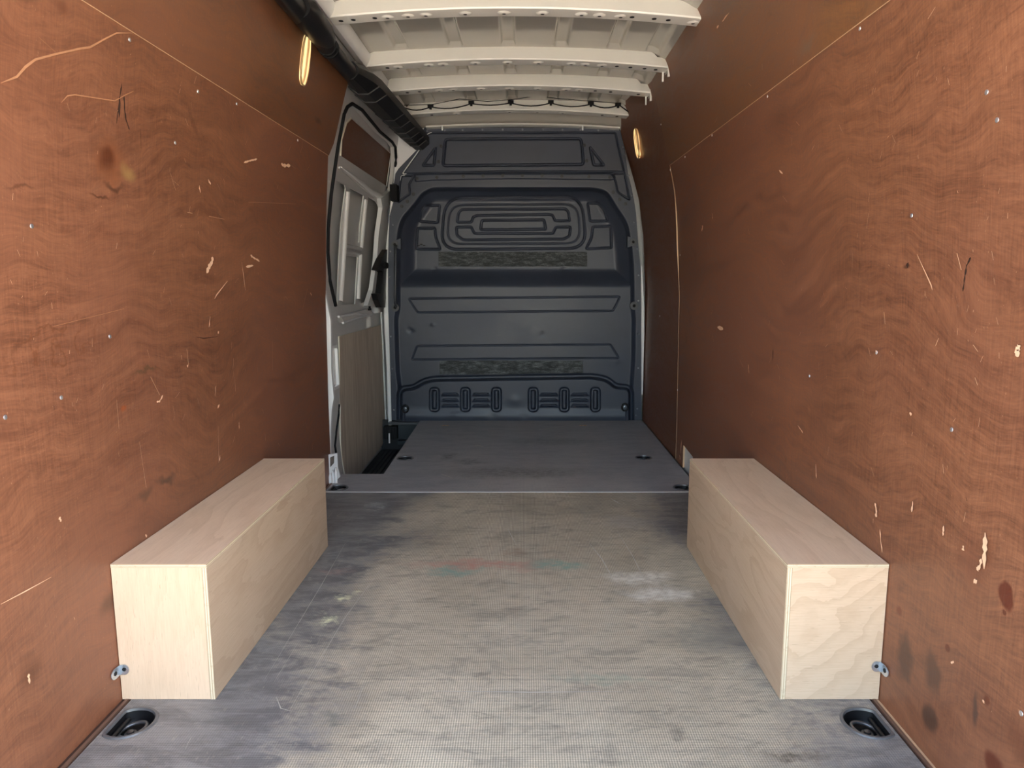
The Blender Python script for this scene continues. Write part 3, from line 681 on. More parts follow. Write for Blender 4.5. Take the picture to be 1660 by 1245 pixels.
# shoulder of the slope seen between 433 and 464
lower = rnd([(652, 634), (672, 632), (690, 621), (706, 618), (960, 614), (982, 618), (996, 630), (1019, 632), (1019, 720), (652, 720)], 7, 5)
s_lo = sdf(U, V, lower); D += .052 * (1 - S(s_lo, -1.0, 4.5)); D -= .02 * (1 - S(np.abs(s_lo - 5.5), 1.5, 4.0))
D += .012 * np.exp(-((V - 675) / 9) ** 2) * (s_lo < -4)
# upper panel
groove([(652, 281.5), (681, 241), (693, 233), (690, 219), (697.5, 214.5), (997.5, 214.5), (1012, 278), (830, 277)], 1.1, .016, 3, .004)
groove([(650.4, 284), (671, 284), (663, 298), (664.5, 313), (645.5, 327), (648, 300)], 1.0, .014, 1.5, .004)
groove([(994, 281), (1012.5, 280), (1020.5, 323), (1001.5, 311), (999, 297)], 1.0, .014, 1.5, .004)
D += .010 * (1 - S(sdf(U, V, rnd([(673, 282), (700, 281), (990, 280.5), (999, 290), (990, 291.5), (830, 289.5), (700, 292), (673, 294.5)], 3, 4)), -1.4, .4))
groove([(722, 225), (942, 224), (946, 266), (718, 268)], 1.9, .020, 6, .004)
groove([(706, 239), (703.5, 267.5), (685.5, 267.5)], 1.7, .018, 2.5, .002); groove([(956.6, 238), (979, 267), (962.5, 267)], 1.7, .018, 2.5, .002)
# pressed pattern in the recess
groove([(722, 320), (943, 318), (951, 402), (714, 404)], 1.5, .013, 30, .003); groove([(729, 331.5), (937, 330), (941, 394), (724, 395)], .8, .007, 24)
groove([(741, 359.5), (743, 345), (749, 339), (917, 338), (921.5, 343), (923.5, 357.5), (900, 357.5), (896, 348), (889, 347), (774, 348.5), (767, 351), (764, 359.5)], 1.3, .013, 2, .004)
groove([(739.6, 367.5), (764, 367.5), (769, 378), (896, 378), (901.5, 367.5), (925, 367.5), (923, 382), (914, 387), (751, 388.5), (741, 381)], 1.3, .013, 2.5, .004)
groove([(781, 356.7), (882, 355.8), (885, 371), (779, 372)], 1.5, .014, 3, .004)
for p, r in (([(689, 332.5), (713, 332), (709.5, 360.5), (680.5, 358.5), (683, 341)], 3), ([(677, 369.5), (705, 369), (706, 384), (714, 403.5), (675, 403)], 3),
             ([(952.6, 329), (970, 329), (979, 339), (985, 357.5), (956.6, 358)], 3), ([(961, 367), (990, 366), (991.5, 401), (950, 403), (959, 385)], 3)):
    groove(p, 1.3, .013, r, .004)
groove([(662, 483.5), (1005.5, 480.5), (994, 503.5), (677, 506)], .8, .009, 3); groove([(676, 560.5), (990, 558), (1003.5, 580), (667, 582.5)], .8, .009, 3)
# ventilation pressings
for cu in (704.3, 754.4, 804.8, 864.4, 914.7, 965.3):
    p = rnd([(cu - 7, 628.5), (cu + 7, 628.5), (cu + 7, 666), (cu - 7, 666)], 6, 5); s = sdf(U, V, p)
    D -= .024 * (1 - S(np.abs(s + 1.5), 1.2, 3.2)); D += .006 * (1 - S(s, -6, -3.5))
for u0, u1 in ((714.5, 745.5), (764.5, 795.5), (873.5, 906), (924, 955.5)):
    for vc in (638.5, 647.8, 656.8):
        p = [(u0 + 5, vc - 1.6), (u1 - 5, vc - 1.6), (u1, vc + 3.2), (u0, vc + 3.2)]; s = sdf(U, V, p)
        D += .020 * (1 - S(s, -1.2, 1.0)) * S(V, vc + 4.4, vc - 1.8)
# little dents
for (u_, v_, r_, h_) in ((705, 436, 4, -.005), (666, 536, 5, -.004), (702, 526, 4, .0025), (880, 542, 5, -.0025), (845, 326, 8, -.005), (835, 649, 10, .005), (798, 674, 8, -.005), (740, 673, 8, .004), (1000, 584, 8, .004), (850, 674, 7, -.004), (915, 436, 5, -.004)):
    D += h_ * np.exp(-(((U - u_) / r_) ** 2 + ((V - v_) / (r_ * .8)) ** 2))
A_, B_ = (U - CX) / F, (V - CY) / F; Cc = YB / (CP - SP * B_)
Cc = (YB - D) / (CP - SP * B_); X = A_ * Cc; Z = 1 - Cc * (SP + CP * B_)
co = np.stack([X, YB - D, Z], -1).reshape(-1, 3).astype(np.float32)
idx = np.arange(NV * NU).reshape(NV, NU)
quads = np.stack([idx[:-1, :-1], idx[1:, :-1], idx[1:, 1:], idx[:-1, 1:]], -1).reshape(-1, 4)
me = bpy.data.meshes.new('wall_front'); me.vertices.add(len(co)); me.vertices.foreach_set('co', co.ravel())
me.loops.add(quads.size); me.loops.foreach_set('vertex_index', quads.ravel().astype(np.int32)); me.polygons.add(len(quads))
me.polygons.foreach_set('loop_start', np.arange(0, quads.size, 4, dtype=np.int32)); me.update(calc_edges=True); me.validate(); smooth(me)
wf = link('wall_front', me, None, [M['bulk']]); tag(wf, 'dark blue-grey pressed steel bulkhead closing the load space', None, None, 'structure')
me.flip_normals() if me.polygons[0].normal.y > 0 else None
def bulk_y(u, v):
    j = int(np.clip(np.searchsorted(vv, v), 0, NV - 1)); i = int(np.clip((u - Lx[j]) / (Rx[j] - Lx[j]) * (NU - 1), 0, NU - 1)); return YB - D[j, i]
def bpt(u, v, out=0.0):
    p = on_y(u, v, bulk_y(u, v) - out); return Vector(p)
# rivets and bolts
rbm = bmesh.new(); disc(rbm, (0, 0, 0), (0, -1, 0), .0065, .002, 10, dome=.003); r0 = obj('rivet', rbm, simple('dull_rivet', (.25, .27, .30), .35, .5), wf, sm=60)
bbm = bmesh.new(); disc(bbm, (0, 0, 0), (0, -1, 0), .012, .003, 14); disc(bbm, (0, 0, 0), (0, -1, 0), .0065, .008, 6); b0 = obj('bolt', bbm, simple('dark_bolt', (.022, .024, .028), .35, .3), wf)
def put(base, lst):
    first = True
    for u_, v_ in lst:
        o = base if first else base.copy()
        if not first: COL.objects.link(o)
        first = False; o.location = bpt(u_, v_, .0003)
put(r0, [(692.6, 214 - 2), (721, 211), (750, 210.5), (782, 210), (815, 209.5), (847, 209.5), (880, 209.5), (912, 210), (941, 210), (970, 211), (637, 297), (637, 364), (633, 407), (632, 449), (633.5, 545), (636, 597), (638.5, 664),
         (1010, 238), (1019, 284), (1024, 317), (1028, 360), (1033, 403), (1035, 446), (1035, 487), (1035, 541), (1034.5, 596), (1033, 662), (1031, 673)])
put(b0, [(715, 236.5), (711, 261.5), (947, 235), (951, 260), (676, 289), (708, 287), (751, 285), (783, 284.5), (815, 284), (847, 284), (879, 284), (911, 285), (955, 286), (989, 287), (670, 314), (660, 326), (651, 334), (994, 311), (1005, 323), (1014, 330)])
# worn strips, following the slope of the sheet
def pad(u0, u1, v0, v1, lb):
    bm = bmesh.new(); nu, nv = 24, 8; G = []
    for j in range(nv + 1):
        row = []
        for i in range(nu + 1): row.append(bm.verts.new(bpt(u0 + (u1 - u0) * i / nu, v0 + (v1 - v0) * j / nv, .004)))
        G.append(row)
    for j in range(nv):
        for i in range(nu): bm.faces.new((G[j][i], G[j + 1][i], G[j + 1][i + 1], G[j][i + 1]))
    ret = bmesh.ops.extrude_face_region(bm, geom=list(bm.faces)); bmesh.ops.translate(bm, verts=[g for g in ret['geom'] if isinstance(g, bmesh.types.BMVert)], vec=(0, .006, 0))
    o = obj('foam_strip', bm, M['foam'], wf, sm=40); o['label'] = lb
pad(711, 952, 408, 431.5, 'upper worn grey strip'); pad(712.5, 945, 584.5, 606.5, 'lower worn grey strip')
# mounting ears, grab rail, tie rings
def ear(u_, v_, r_, up=True):
    c_ = on_y(u_, v_, YB); bm = bmesh.new(); disc(bm, (0, 0, 0), (0, -1, 0), r_, .022, 18)
    if up: add_box(bm, -r_ * .1, r_ * 1.3 if u_ < 800 else r_ * .1, -.02, .0, -r_, r_) if False else None
    o = obj('mounting_boss', bm, simple('boss_paint%d' % int(u_ + v_), (.045, .05, .06), .4), wf, sm=40); o.location = (c_[0], YB + .004, c_[2])
    bm = bmesh.new(); disc(bm, (0, -.022, 0), (0, -1, 0), r_ * .38, .004, 12, dome=.002); h = obj('screw_head', bm, M['hole'], o, sm=40)
ear(640.5, 396, .026); ear(641, 498, .030); ear(1026, 392, .026); ear(1027.5, 495, .030)
for (u_, sgn) in ((1024, 1), (643, -1)):
    tri = [on_y(*q, YB) for q in (((1017, 383), (1028, 386), (1031, 396), (1017, 401)) if sgn > 0 else ((650, 386), (639, 391), (637, 399), (650, 404)))]
    bm = bmesh.new(); f0 = [bm.verts.new((p[0], YB - .014, p[2])) for p in tri]; f1 = [bm.verts.new((p[0], YB + .05, p[2])) for p in tri]
    bm.faces.new(f0); bm.faces.new(f1)
    for k in range(4): bm.faces.new((f0[k], f0[(k + 1) % 4], f1[(k + 1) % 4], f1[k]))
    obj('ear_plate', bm, M['bulk'], wf, bev=.003)
bm = bmesh.new(); a1, a2 = on_y(641.5, 397, YB - .03), on_y(641.8, 497, YB - .03)
tube(bm, [(a1[0], YB - .005, a1[2]), (a1[0], YB - .035, a1[2] - .01), (a1[0], YB - .045, a1[2] - .04), (a2[0], YB - .045, a2[2] + .04), (a2[0], YB - .035, a2[2] + .01), (a2[0], YB - .005, a2[2])], .009, 10)
obj('grab_rail', bm, simple('rail_dark', (.05, .055, .062), .3), wf, sm=60)
for (u_, v_) in ((657, 662), (1013, 659.5)):
    c_ = bpt(u_, v_, .010); bm = bmesh.new()
    tube(bm, [(.022 * math.cos(a), -.004, .026 * math.sin(a)) for a in [2 * math.pi * k / 24 for k in range(24)]], .006, 8, closed=True)
    o = obj('tie_ring', bm, M['plastic'], wf, sm=60); o.location = c_
    bm = bmesh.new(); disc(bm, (0, .008, 0), (0, -1, 0), .013, .014, 14, dome=.003); obj('ring_bolt', bm, simple('ringbolt%d' % u_, (.16, .18, .21), .3, .7), o, sm=50)
# small moulded mark in the lower left pocket
c_ = bpt(683.5, 396.5, .001); bm = bmesh.new()
for k in range(3): add_box(bm, c_.x - .03 + k * .02, c_.x - .014 + k * .02, c_.y - .003, c_.y, c_.z - .008 + (k % 2) * .008, c_.z - .001 + (k % 2) * .008)
obj('moulded_mark', bm, M['rubber'], wf)
# white corner sheet behind and beside it
plate('body_corner', [[(-1.02, -.24), (-1.0, 1.3), (-.93, 1.7), (-.87, 1.95), (-.70, 2.08), (.66, 2.08), (.80, 1.7), (.868, 1.0), (.872, -.05), (.60, -.05), (.60, .3), (-.75, .3), (-.75, -.24)]],
      lambda p: (p[0], 5.175, p[1]), lambda p: (p[0], 5.185, p[1]), [M['white']], shell)
tri = [(640, 190), (700, 190), (700, 232), (676, 246), (644, 284), (636, 330), (636, 300)]
plate('white_gusset', [[(on_y(*q, 5.012)[0], on_y(*q, 5.012)[2]) for q in ((641, 205), (700, 205), (700, 240), (650, 290), (636, 318), (640, 262))]], lambda p: (p[0], 5.012, p[1]), lambda p: (p[0], 5.02, p[1]), [M['white']], shell)
# bright body post between bulkhead and sliding door, thin one on the right
def post(name, pts, Y, m_, parent, th=.02):
    lp = [(on_y(*q, Y)[0], on_y(*q, Y)[2]) for q in pts]
    return plate(name, [lp], lambda p: (p[0], Y, p[1]), lambda p: (p[0], Y + th, p[1]), [m_], parent)
post('front_post', [(634, 320), (639, 320), (631, 350), (628.5, 420), (629, 500), (631, 560), (634.5, 680), (634.5, 690), (630, 690), (627, 600), (623, 520), (622, 480), (626, 400)], 4.985, M['white'], shell)
post('post_foot', [(630, 702), (632, 702), (632.5, 718), (630, 718)], 4.91, M['white'], shell, .01)
post('front_post_right', [(1039, 430), (1041, 430), (1044.5, 500), (1044.5, 540), (1043, 600), (1042, 640), (1040, 640), (1040, 500)], 4.99, M['white'], shell)

# ------------------------------------------------------------------ left door opening: frame, seal, sliding door
XF, XD = -.985, -1.03
frame_px = [(557, 768), (549, 700), (551, 640), (548, 545), (544, 495), (535, 455), (531.5, 409), (532, 370), (537, 313), (548.6, 232), (558, 184), (563, 173), (571, 167.5), (587, 178), (616, 213), (636, 230), (641, 238), (642, 255), (640, 287), (636.5, 310)]
hole = [yz(u_, v_, XF) for u_, v_ in frame_px]
hole = [(hole[0][0], -.2)] + hole + [(5.03, hole[-1][1]), (5.03, -.2)]
outer = [(3.30, -.22), (3.30, 2.06), (5.05, 2.06), (5.05, -.22)]
fx = lambda p, e=0: (XF + lean(p[1]) - e, p[0], p[1])
# opening reaches both the bottom and the front edge: build the frame as one C-shaped sheet
cshape = [(3.30, -.22)] + [hole[0]] + hole[1:-2] + [(5.06, hole[-3][1] if False else hole[-2][1]), (5.06, 2.06), (3.30, 2.06)]
dfr = empty('trim_3'); tag(dfr, 'white painted frame of the sliding door opening', None, None, 'structure')
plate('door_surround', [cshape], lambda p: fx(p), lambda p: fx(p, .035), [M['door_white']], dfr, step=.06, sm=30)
seal_px = frame_px[4:]
bm = bmesh.new(); pts = [on_side(u_, v_, XF + .006) for u_, v_ in seal_px]
P2 = []
for i in range(len(pts) - 1):
    for k in range(4): P2.append(tuple(np.array(pts[i]) * (1 - k / 4) + np.array(pts[i + 1]) * k / 4))
P2.append(pts[-1]); tube(bm, P2, .009, 8); obj('rubber_seal', bm, M['rubber'], dfr, sm=60)
bm = bmesh.new(); tube(bm, [on_side(u_, v_, XF + .004) for u_, v_ in ((546, 745), (543, 722), (545, 700), (549, 672), (550, 655))], .006, 6); obj('lower_seal', bm, M['rubber'], dfr, sm=60)
# flange of the rear pillar that faces the open tail
def on_yl(lst, Y): return [(on_y(u_, v_, Y)[0], on_y(u_, v_, Y)[2]) for u_, v_ in lst]
plate('pillar_flange', [on_yl([(520, 470), (527, 470), (530, 490), (536, 520), (537, 600), (541, 645), (537.5, 665), (536, 700), (536, 740), (524, 740), (520, 600)], 3.515)],
      lambda p: (p[0], 3.515, p[1]), lambda p: (p[0], 3.54, p[1]), [M['white']], dfr)
# pressed rectangle on the pillar
q = [yz(*p, XF + .012) for p in ((537, 560), (546.5, 558), (550, 628), (541.5, 632.5))]
plate('pillar_pressing', [rnd(q, .012, 3), rnd([tuple(np.array(p) * .86 + np.array(np.mean(q, 0)) * .14) for p in q], .01, 3)], lambda p: fx(p, -.014), lambda p: fx(p, .004), [M['white']], dfr)
# foot of the pillar, with window and ribs
foot = on_yl([(528, 741), (533, 736), (544, 737), (545, 760), (548, 776), (542, 782), (533, 783), (529, 780)], 3.43); hol = on_yl([(535, 741), (540.5, 739), (540.5, 751), (535.5, 757)], 3.43)
plate('pillar_foot', [foot, hol], lambda p: (p[0], 3.43 + (p[0] + .96) * 1.2, p[1]), lambda p: (p[0], 3.445 + (p[0] + .96) * 1.2, p[1]), [M['white']], dfr)
for k, (u_, v_) in enumerate(((535.5, 776), (540, 773), (545, 769))):
    p = on_y(u_, v_, 3.42); bm = bmesh.new(); tube(bm, [(p[0], 3.415, -.002), (p[0], 3.415, p[2] + .012), (p[0] - .004, 3.43, p[2] + .035)], [.008, .008, .003], 10); obj('foot_rib', bm, M['white'], dfr, sm=60)

door = empty('door_1'); tag(door, 'white sliding side door with plywood lower panel, closed', None, None, 'structure')
dx = lambda p, e=0: (XD + lean(p[1]) - e, p[0], p[1])
Y_ = lambda l, x=XD: [yz(u_, v_, x) for u_, v_ in l]
win = rnd(Y_([(569, 190), (637, 251), (638, 275), (634, 306), (551, 251), (553, 225), (561, 198)]), .02, 3)
pA = Y_([(545, 292), (559, 299), (560.5, 305), (547, 495), (541, 475), (537, 440), (536, 400), (538, 350)])
pB = rnd(Y_([(567.5, 304), (589.5, 316), (582, 393), (559.5, 388)]), .012, 3)
pC = rnd(Y_([(596, 319), (611, 327.5), (614.5, 336), (609, 373), (605, 430), (600, 464), (592, 489), (584, 492), (587, 402)]), .03, 4)
pD = rnd(Y_([(559, 413), (580, 416.5), (576, 492.5), (553, 494.5)]), .012, 3)
doorL = [(3.66, -.22), (3.66, 1.93), (5.07, 1.93), (5.07, -.22)]
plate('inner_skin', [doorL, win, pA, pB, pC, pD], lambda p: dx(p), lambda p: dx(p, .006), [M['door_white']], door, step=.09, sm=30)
plate('outer_skin', [[(3.60, -.25), (3.60, 1.95), (5.10, 1.95), (5.10, -.25)]], lambda p: dx(p, .045), lambda p: dx(p, .05), [M['door_white']], door, step=.15, sm=30)
big = Y_([(569, 188), (640, 249), (640, 310), (549, 254), (551, 225), (559, 197)])
a_ = plate('window_blank', [big], lambda p: dx(p, .012), lambda p: dx(p, .018), [M['redF'], M['edge']], door, step=.09, edge_mi=1); a_['label'] = 'brown plywood blanking the door window'
# raised edge of window opening, the light on it put into its cream colour
bm = bmesh.new(); tube(bm, [on_side(u_, v_, XD + .001) for u_, v_ in ((552, 252), (553.5, 226), (561.5, 199), (569, 191.5))], .005, 6); obj('window_lip', bm, simple('lit_cream_lip', (.75, .70, .55), .4), door, sm=60)
def bar(name, l, r_, x=XD + .004, m_=None):
    bm = bmesh.new(); tube(bm, [on_side(u_, v_, x) for u_, v_ in l], r_, 8); return obj(name, bm, m_ or M['door_white'], door, sm=60)
bar('stiffening_bar', [(563.5, 310), (561, 345), (557, 410), (554, 460), (551.5, 488)], .016); bar('stiffening_bar', [(592.5, 323), (589.5, 355), (585.5, 402)], .015); bar('stiffening_bar', [(584, 412), (582, 450), (580.5, 484)], .015)
bar('cross_bar', [(560, 398), (571, 400), (585, 403)], .012); bar('cross_bar', [(559, 408), (571, 408), (583, 411)], .010)
bar('swage_ridge', [(553, 271), (575, 288), (600, 309), (615, 317)], [.005, .012, .018, .022], m_=M['white']); bar('swage_ridge', [(550, 271), (570, 288), (592, 307), (607, 318)], .006)
# front stile of the door and swelling toward the handle
st = Y_([(615.5, 321), (631, 308), (628, 380), (622, 480), (619, 505), (604, 508), (594, 495), (602, 470), (609, 420), (613, 372), (618, 336)], XD + .02)
plate('front_stile', [st], lambda p: dx(p, -.028), lambda p: dx(p, .0), [M['white']], door, step=.06, sm=30)
sh = Y_([(549, 512), (596, 500), (604, 509), (603, 512), (556, 523)], XD + .02)
plate('ledge', [sh], lambda p: dx(p, -.03), lambda p: dx(p, .0), [M['door_white']], door, step=.08)
bar('ledge_lip', [(549, 513), (575, 508), (602, 511)], .007, XD + .03, M['white']); bar('ledge_lip', [(556, 523), (580, 515), (603, 510)], .007, XD + .035, M['white'])
bm = bmesh.new(); p = on_side(598, 501, XD + .03); add_box(bm, p[0], p[0] + .01, p[1] - .03, p[1] + .03, p[2] - .006, p[2] + .006); add_box(bm, p[0], p[0] + .01, p[1] - .01, p[1] + .012, p[2] - .002, p[2] + .02); obj('clip', bm, M['rubber'], door)
lowp = Y_([(549.6, 545), (618, 526.5), (621, 546), (623.4, 633), (626, 704), (619, 722), (581, 768), (560, 790), (555, 760), (551, 718), (550.5, 655)], XD + .01)
a_ = plate('lower_plywood_panel', [lowp], lambda p: dx(p, -.012), lambda p: dx(p, -.004), [M['doorply'], simple('cream_edge', (.85, .82, .68), .5)], door, step=.1, edge_mi=1); a_['label'] = 'grey-brown plywood panel on the lower door'
bar('edge_beading', [(551, 655), (551.5, 718), (554, 745), (558, 768)], .005, XD + .016, simple('cream_beading', (.85, .82, .70), .5))
bar('front_beading', [(617, 500), (620, 546), (623.5, 633), (626.5, 700)], .006, XD + .02, M['white'])
# black handle moulding
hp = Y_([(624.5, 404), (617, 416), (608, 437), (616, 439), (617.5, 441), (613.5, 475), (607, 475.5), (609.5, 486), (614.5, 498), (621, 498), (623.5, 470), (624.5, 440), (627.5, 428), (627, 412)], XD + .05)
plate('handle', [hp], lambda p: dx(p, -.065), lambda p: dx(p, -.025), [M['plastic']], door)
bm = bmesh.new(); p = on_side(623.5, 430, XD + .07); disc(bm, p, (1, -.3, 0), .022, .02, 16); obj('handle_knob', bm, M['rubber'], door, sm=40)
pp = on_y(640, 312, 4.93); bm = bx(pp[0] - .028, pp[0] + .020, 4.90, 4.985, pp[2] - .052, pp[2] + .052); obj('striker_block', bm, M['rubber'], dfr, bev=.004)

# ------------------------------------------------------------------ roof
XC = -.06
def zskin(x):
    t_ = (x - XC) / .73; return 2.128 - .028 * t_ * t_ - .03 * min(1.6, max(0, abs(t_) - .93) / .10) ** 1.2
ROOF = [3.02, 3.665, 4.13, 4.71]
skinY = [REAR, 2.35] + ROOF
beads = [-.60, -.335, -.078, .178, .435, .628]
NX = 300; ys = []
y = REAR
secs = [(REAR, 1.70), (1.70, 2.36), (2.36, 3.02), (3.02, 3.665), (3.665, 4.13), (4.13, 4.71), (4.71, 5.02)]
xs = np.linspace(-.83, .70, NX)
ysl = np.unique(np.round(np.concatenate([np.linspace(a, b_, max(6, int((b_ - a) / .012))) for a, b_ in secs]), 4))
XX, YY = np.meshgrid(xs, ysl)
tt = (XX - XC) / .73
ZZ = 2.128 - .028 * tt ** 2 - .03 * np.clip((np.abs(tt) - .93) / .10, 0, 1.6) ** 1.2
for a, b_ in secs:
    e0 = .02 if a > 4.6 else (.05); msk = (YY >= a) & (YY <= b_)
    lim = S(YY, a + e0, a + e0 + .05) * (1 if b_ < 5 else S(YY, 4.88, 4.84))
    for bc in beads:
        w_ = .022 + .004 * (YY - a)
        pro = 1 - S(np.abs(XX - bc), w_, w_ + .012)
        ZZ += np.where(msk, .020 * pro * lim, 0)
# stamped oval between ribs 3 and 4
dd = np.sqrt(((XX + .08) / .12) ** 2 + ((YY - 4.32) / .10) ** 2); ZZ -= .010 * (1 - S(np.abs(dd - 1), .05, .22)) * (dd < 1.4)
ZZ -= .095 * S(YY, 4.84, 5.01)     # header curving down to the bulkhead
co = np.stack([XX, YY, ZZ], -1).reshape(-1, 3).astype(np.float32); ny_ = len(ysl); idx = np.arange(ny_ * NX).reshape(ny_, NX)
quads = np.stack([idx[:-1, :-1], idx[1:, :-1], idx[1:, 1:], idx[:-1, 1:]], -1).reshape(-1, 4)
me = bpy.data.meshes.new('ceiling'); me.vertices.add(len(co)); me.vertices.foreach_set('co', co.ravel()); me.loops.add(quads.size)
me.loops.foreach_set('vertex_index', quads.ravel().astype(np.int32)); me.polygons.add(len(quads)); me.polygons.foreach_set('loop_start', np.arange(0, quads.size, 4, dtype=np.int32))
me.update(calc_edges=True); me.validate(); smooth(me)
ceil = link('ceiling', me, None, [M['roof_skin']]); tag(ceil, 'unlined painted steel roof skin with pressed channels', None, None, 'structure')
M['rib'] = simple('cream_rib_paint', (.86, .84, .77), .3, coat=.4, bs=7, bst=.03, var=.03)
def zbot(x, zb): return zb - .036 * ((x - XC) / .73) ** 2
def rib(Y0, x0, x1, zb, dimples, holes):
    bm = bmesh.new(); prof = [(.034, .078), (.016, .045), (.004, .014), (.0, .006), (.003, .0), (.012, -.001), (.085, -.001), (.090, .004), (.080, .045), (.070, .078)]
    n_ = 60; rows = []
    for i in range(n_ + 1):
        x = x0 + (x1 - x0) * i / n_; z0 = zbot(x, zb); e = min(x - x0, x1 - x); top = zskin(x) + .006
        drop = 0
        hh = top - z0
        if x - XC < 0 or e < .06: hh = max(hh, .055)
        if e < .06: hh = .055
        rows.append([bm.verts.new((x, Y0 + dy, z0 + (dz if dz < .02 else dz / .078 * hh))) for dy, dz in prof])
    for a, b_ in zip(rows, rows[1:]):
        for k in range(len(prof) - 1): bm.faces.new((a[k], a[k + 1], b_[k + 1], b_[k]))
    bm.faces.new(rows[0]); bm.faces.new(list(reversed(rows[-1])))
    o = obj('roof_rib', bm, M['rib'], ceil, sm=35)
    # bent fixing tabs at the wall end
    for xe, s in ((x1, 1),):
        z0 = zbot(xe, zb); bm = bmesh.new()
        add_box(bm, xe - .004, xe + .006, Y0, Y0 + .012, z0 - .040, z0 + .05); add_box(bm, xe - .018, xe - .010, Y0 + .07, Y0 + .08, z0 - .045, z0 + .0)
        add_box(bm, xe - .002, xe + .004, Y0 + .01, Y0 + .08, z0 - .012, z0 + .05)
        obj('fixing_tab', bm, M['rib'], o)
    bd = bmesh.new(); seg = 16
    r0_ = [bd.verts.new((.027 * math.cos(2 * math.pi * k / seg), .022 * math.sin(2 * math.pi * k / seg), 0)) for k in range(seg)]
    r1_ = [bd.verts.new((.018 * math.cos(2 * math.pi * k / seg), .015 * math.sin(2 * math.pi * k / seg), -.006)) for k in range(seg)]
    r2_ = [bd.verts.new((.008 * math.cos(2 * math.pi * k / seg), .007 * math.sin(2 * math.pi * k / seg), -.005)) for k in range(seg)]
    for a, b_ in ((r0_, r1_), (r1_, r2_)):
        for k in range(seg): bd.faces.new((a[k], a[(k + 1) % seg], b_[(k + 1) % seg], b_[k]))
    f = bd.faces.new(r2_); f.material_index = 1
    d0 = obj('dimple', bd, [M['rib'], M['hole']], o, sm=50); hb = bmesh.new(); disc(hb, (0, 0, 0), (0, 0, -1), .010, .0015, 12); h0 = obj('hole', hb, M['hole'], o)
    for base, lst in ((d0, dimples), (h0, holes)):
        for k, x in enumerate(lst):
            c_ = base if k == 0 else base.copy()
            if k: COL.objects.link(c_)
            c_.location = (x, Y0 + .045, zbot(x, zb) - .0015)
    return o
def xs_at(us, Y, v): return [on_y(u_, v, Y)[0] for u_ in us]
rib(3.00, -.835, .735, 2.062, xs_at((627.6, 661, 690, 754, 817, 879.5, 943, 972, 1006.5), 3.04, 22) + [.68], xs_at((552, 572, 607, 1025, 1061, 1084), 3.04, 24))
rib(3.655, -.835, .705, 2.060, xs_at((645, 695, 718, 771, 823, 873, 926, 949, 976), 3.70, 103), xs_at((628, 651, 1000, 1022, 1045, 1063), 3.70, 104))
rib(4.125, -.82, .700, 2.058, xs_at((712, 735, 780, 826, 872, 918, 939), 4.17, 140), xs_at((660, 680, 965, 990, 1035), 4.17, 141))
rib(4.70, -.80, .700, 2.060, xs_at((740, 826, 871, 912), 4.75, 181), xs_at((700, 976, 1000), 4.75, 182))
rib(2.30, -.80, .735, 2.062, [0], [.3]); rib(1.5, -.80, .735, 2.062, [0], [.3])
# header lip over the bulkhead and small white pins
bm = bmesh.new(); n_ = 30; rows = []
for i in range(n_ + 1):
    x = -.66 + (1.30) * i / n_; z0 = 2.022 - .026 * ((x - XC) / .73) ** 2; rows.append([bm.verts.new(q) for q in ((x, 4.955, z0 + .012), (x, 4.95, z0), (x, 5.0, z0 - .004))])
for a, b_ in zip(rows, rows[1:]):
    for k in range(2): bm.faces.new((a[k], a[k + 1], b_[k + 1], b_[k]))
obj('header_lip', bm, M['rib'], ceil, sm=60)
for u_ in (717, 944.5):
    p = on_y(u_, 207, 4.95); bm = bmesh.new(); disc(bm, (p[0], 4.95, p[2] - .015), (0, 0, 1), .006, .03, 10); obj('locating_pin', bm, M['white'], ceil)
# roof side rail (left) that the ribs land on
bm = bmesh.new()
rows = [[bm.verts.new((x, y, z)) for x, z in ((-.86, 2.10), (-.80, 2.03), (-.775, 2.025), (-.76, 2.045), (-.755, 2.09))] for y in (REAR, 5.0)]
for k in range(4): bm.faces.new((rows[0][k], rows[0][k + 1], rows[1][k + 1], rows[1][k]))
obj('side_rail', bm, M['white'], ceil, sm=40)
# right: skin lands on a rail behind the lining
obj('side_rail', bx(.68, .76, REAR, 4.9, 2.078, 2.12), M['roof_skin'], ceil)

# ------------------------------------------------------------------ black wiring duct along the left top corner
duct = empty('cable_duct', (-.79, 3.4, 1.9)); tag(duct, 'long black plastic wiring duct running along the top of the left wall', 'duct')
def dpart(name, bm, m_, sm=60, bev=0.0):
    o = obj(name, bm, m_, None, sm=sm, bev=bev); o.parent = duct; o.matrix_parent_inverse = Matrix.Translation((.79, -3.4, -1.9)); return o
cx_ = lambda y: -.790 + .0
bm = bmesh.new(); tube(bm, [(cx_(0), y, 1.925) for y in (REAR, 1.5, 2.2, 2.9, 3.5)], .036, 20); dpart('pipe', bm, M['plastic'])
bm = bmesh.new(); tube(bm, [(-.775, y, 1.93) for y in (2.62, 2.68, 2.86, 2.95)], [.034, .052, .050, .036], 16); dpart('coupling', bm, M['plastic'])
for y in (3.0, 3.035):
    bm = bmesh.new(); tube(bm, [(-.79, y, 1.925), (-.79, y + .012, 1.925)], .041, 18); dpart('clamp_band', bm, M['rubber'])
def octo(cx0, cz0, w, h, y):
    k = .35; return [(cx0 + sx * w * a, y, cz0 + sz * h * b_) for sx, sz, a, b_ in ((-1, -1, 1, k), (-1, -1, k, 1), (1, -1, k, 1), (1, -1, 1, k), (1, 1, 1, k), (1, 1, k, 1), (-1, 1, k, 1), (-1, 1, 1, k))]
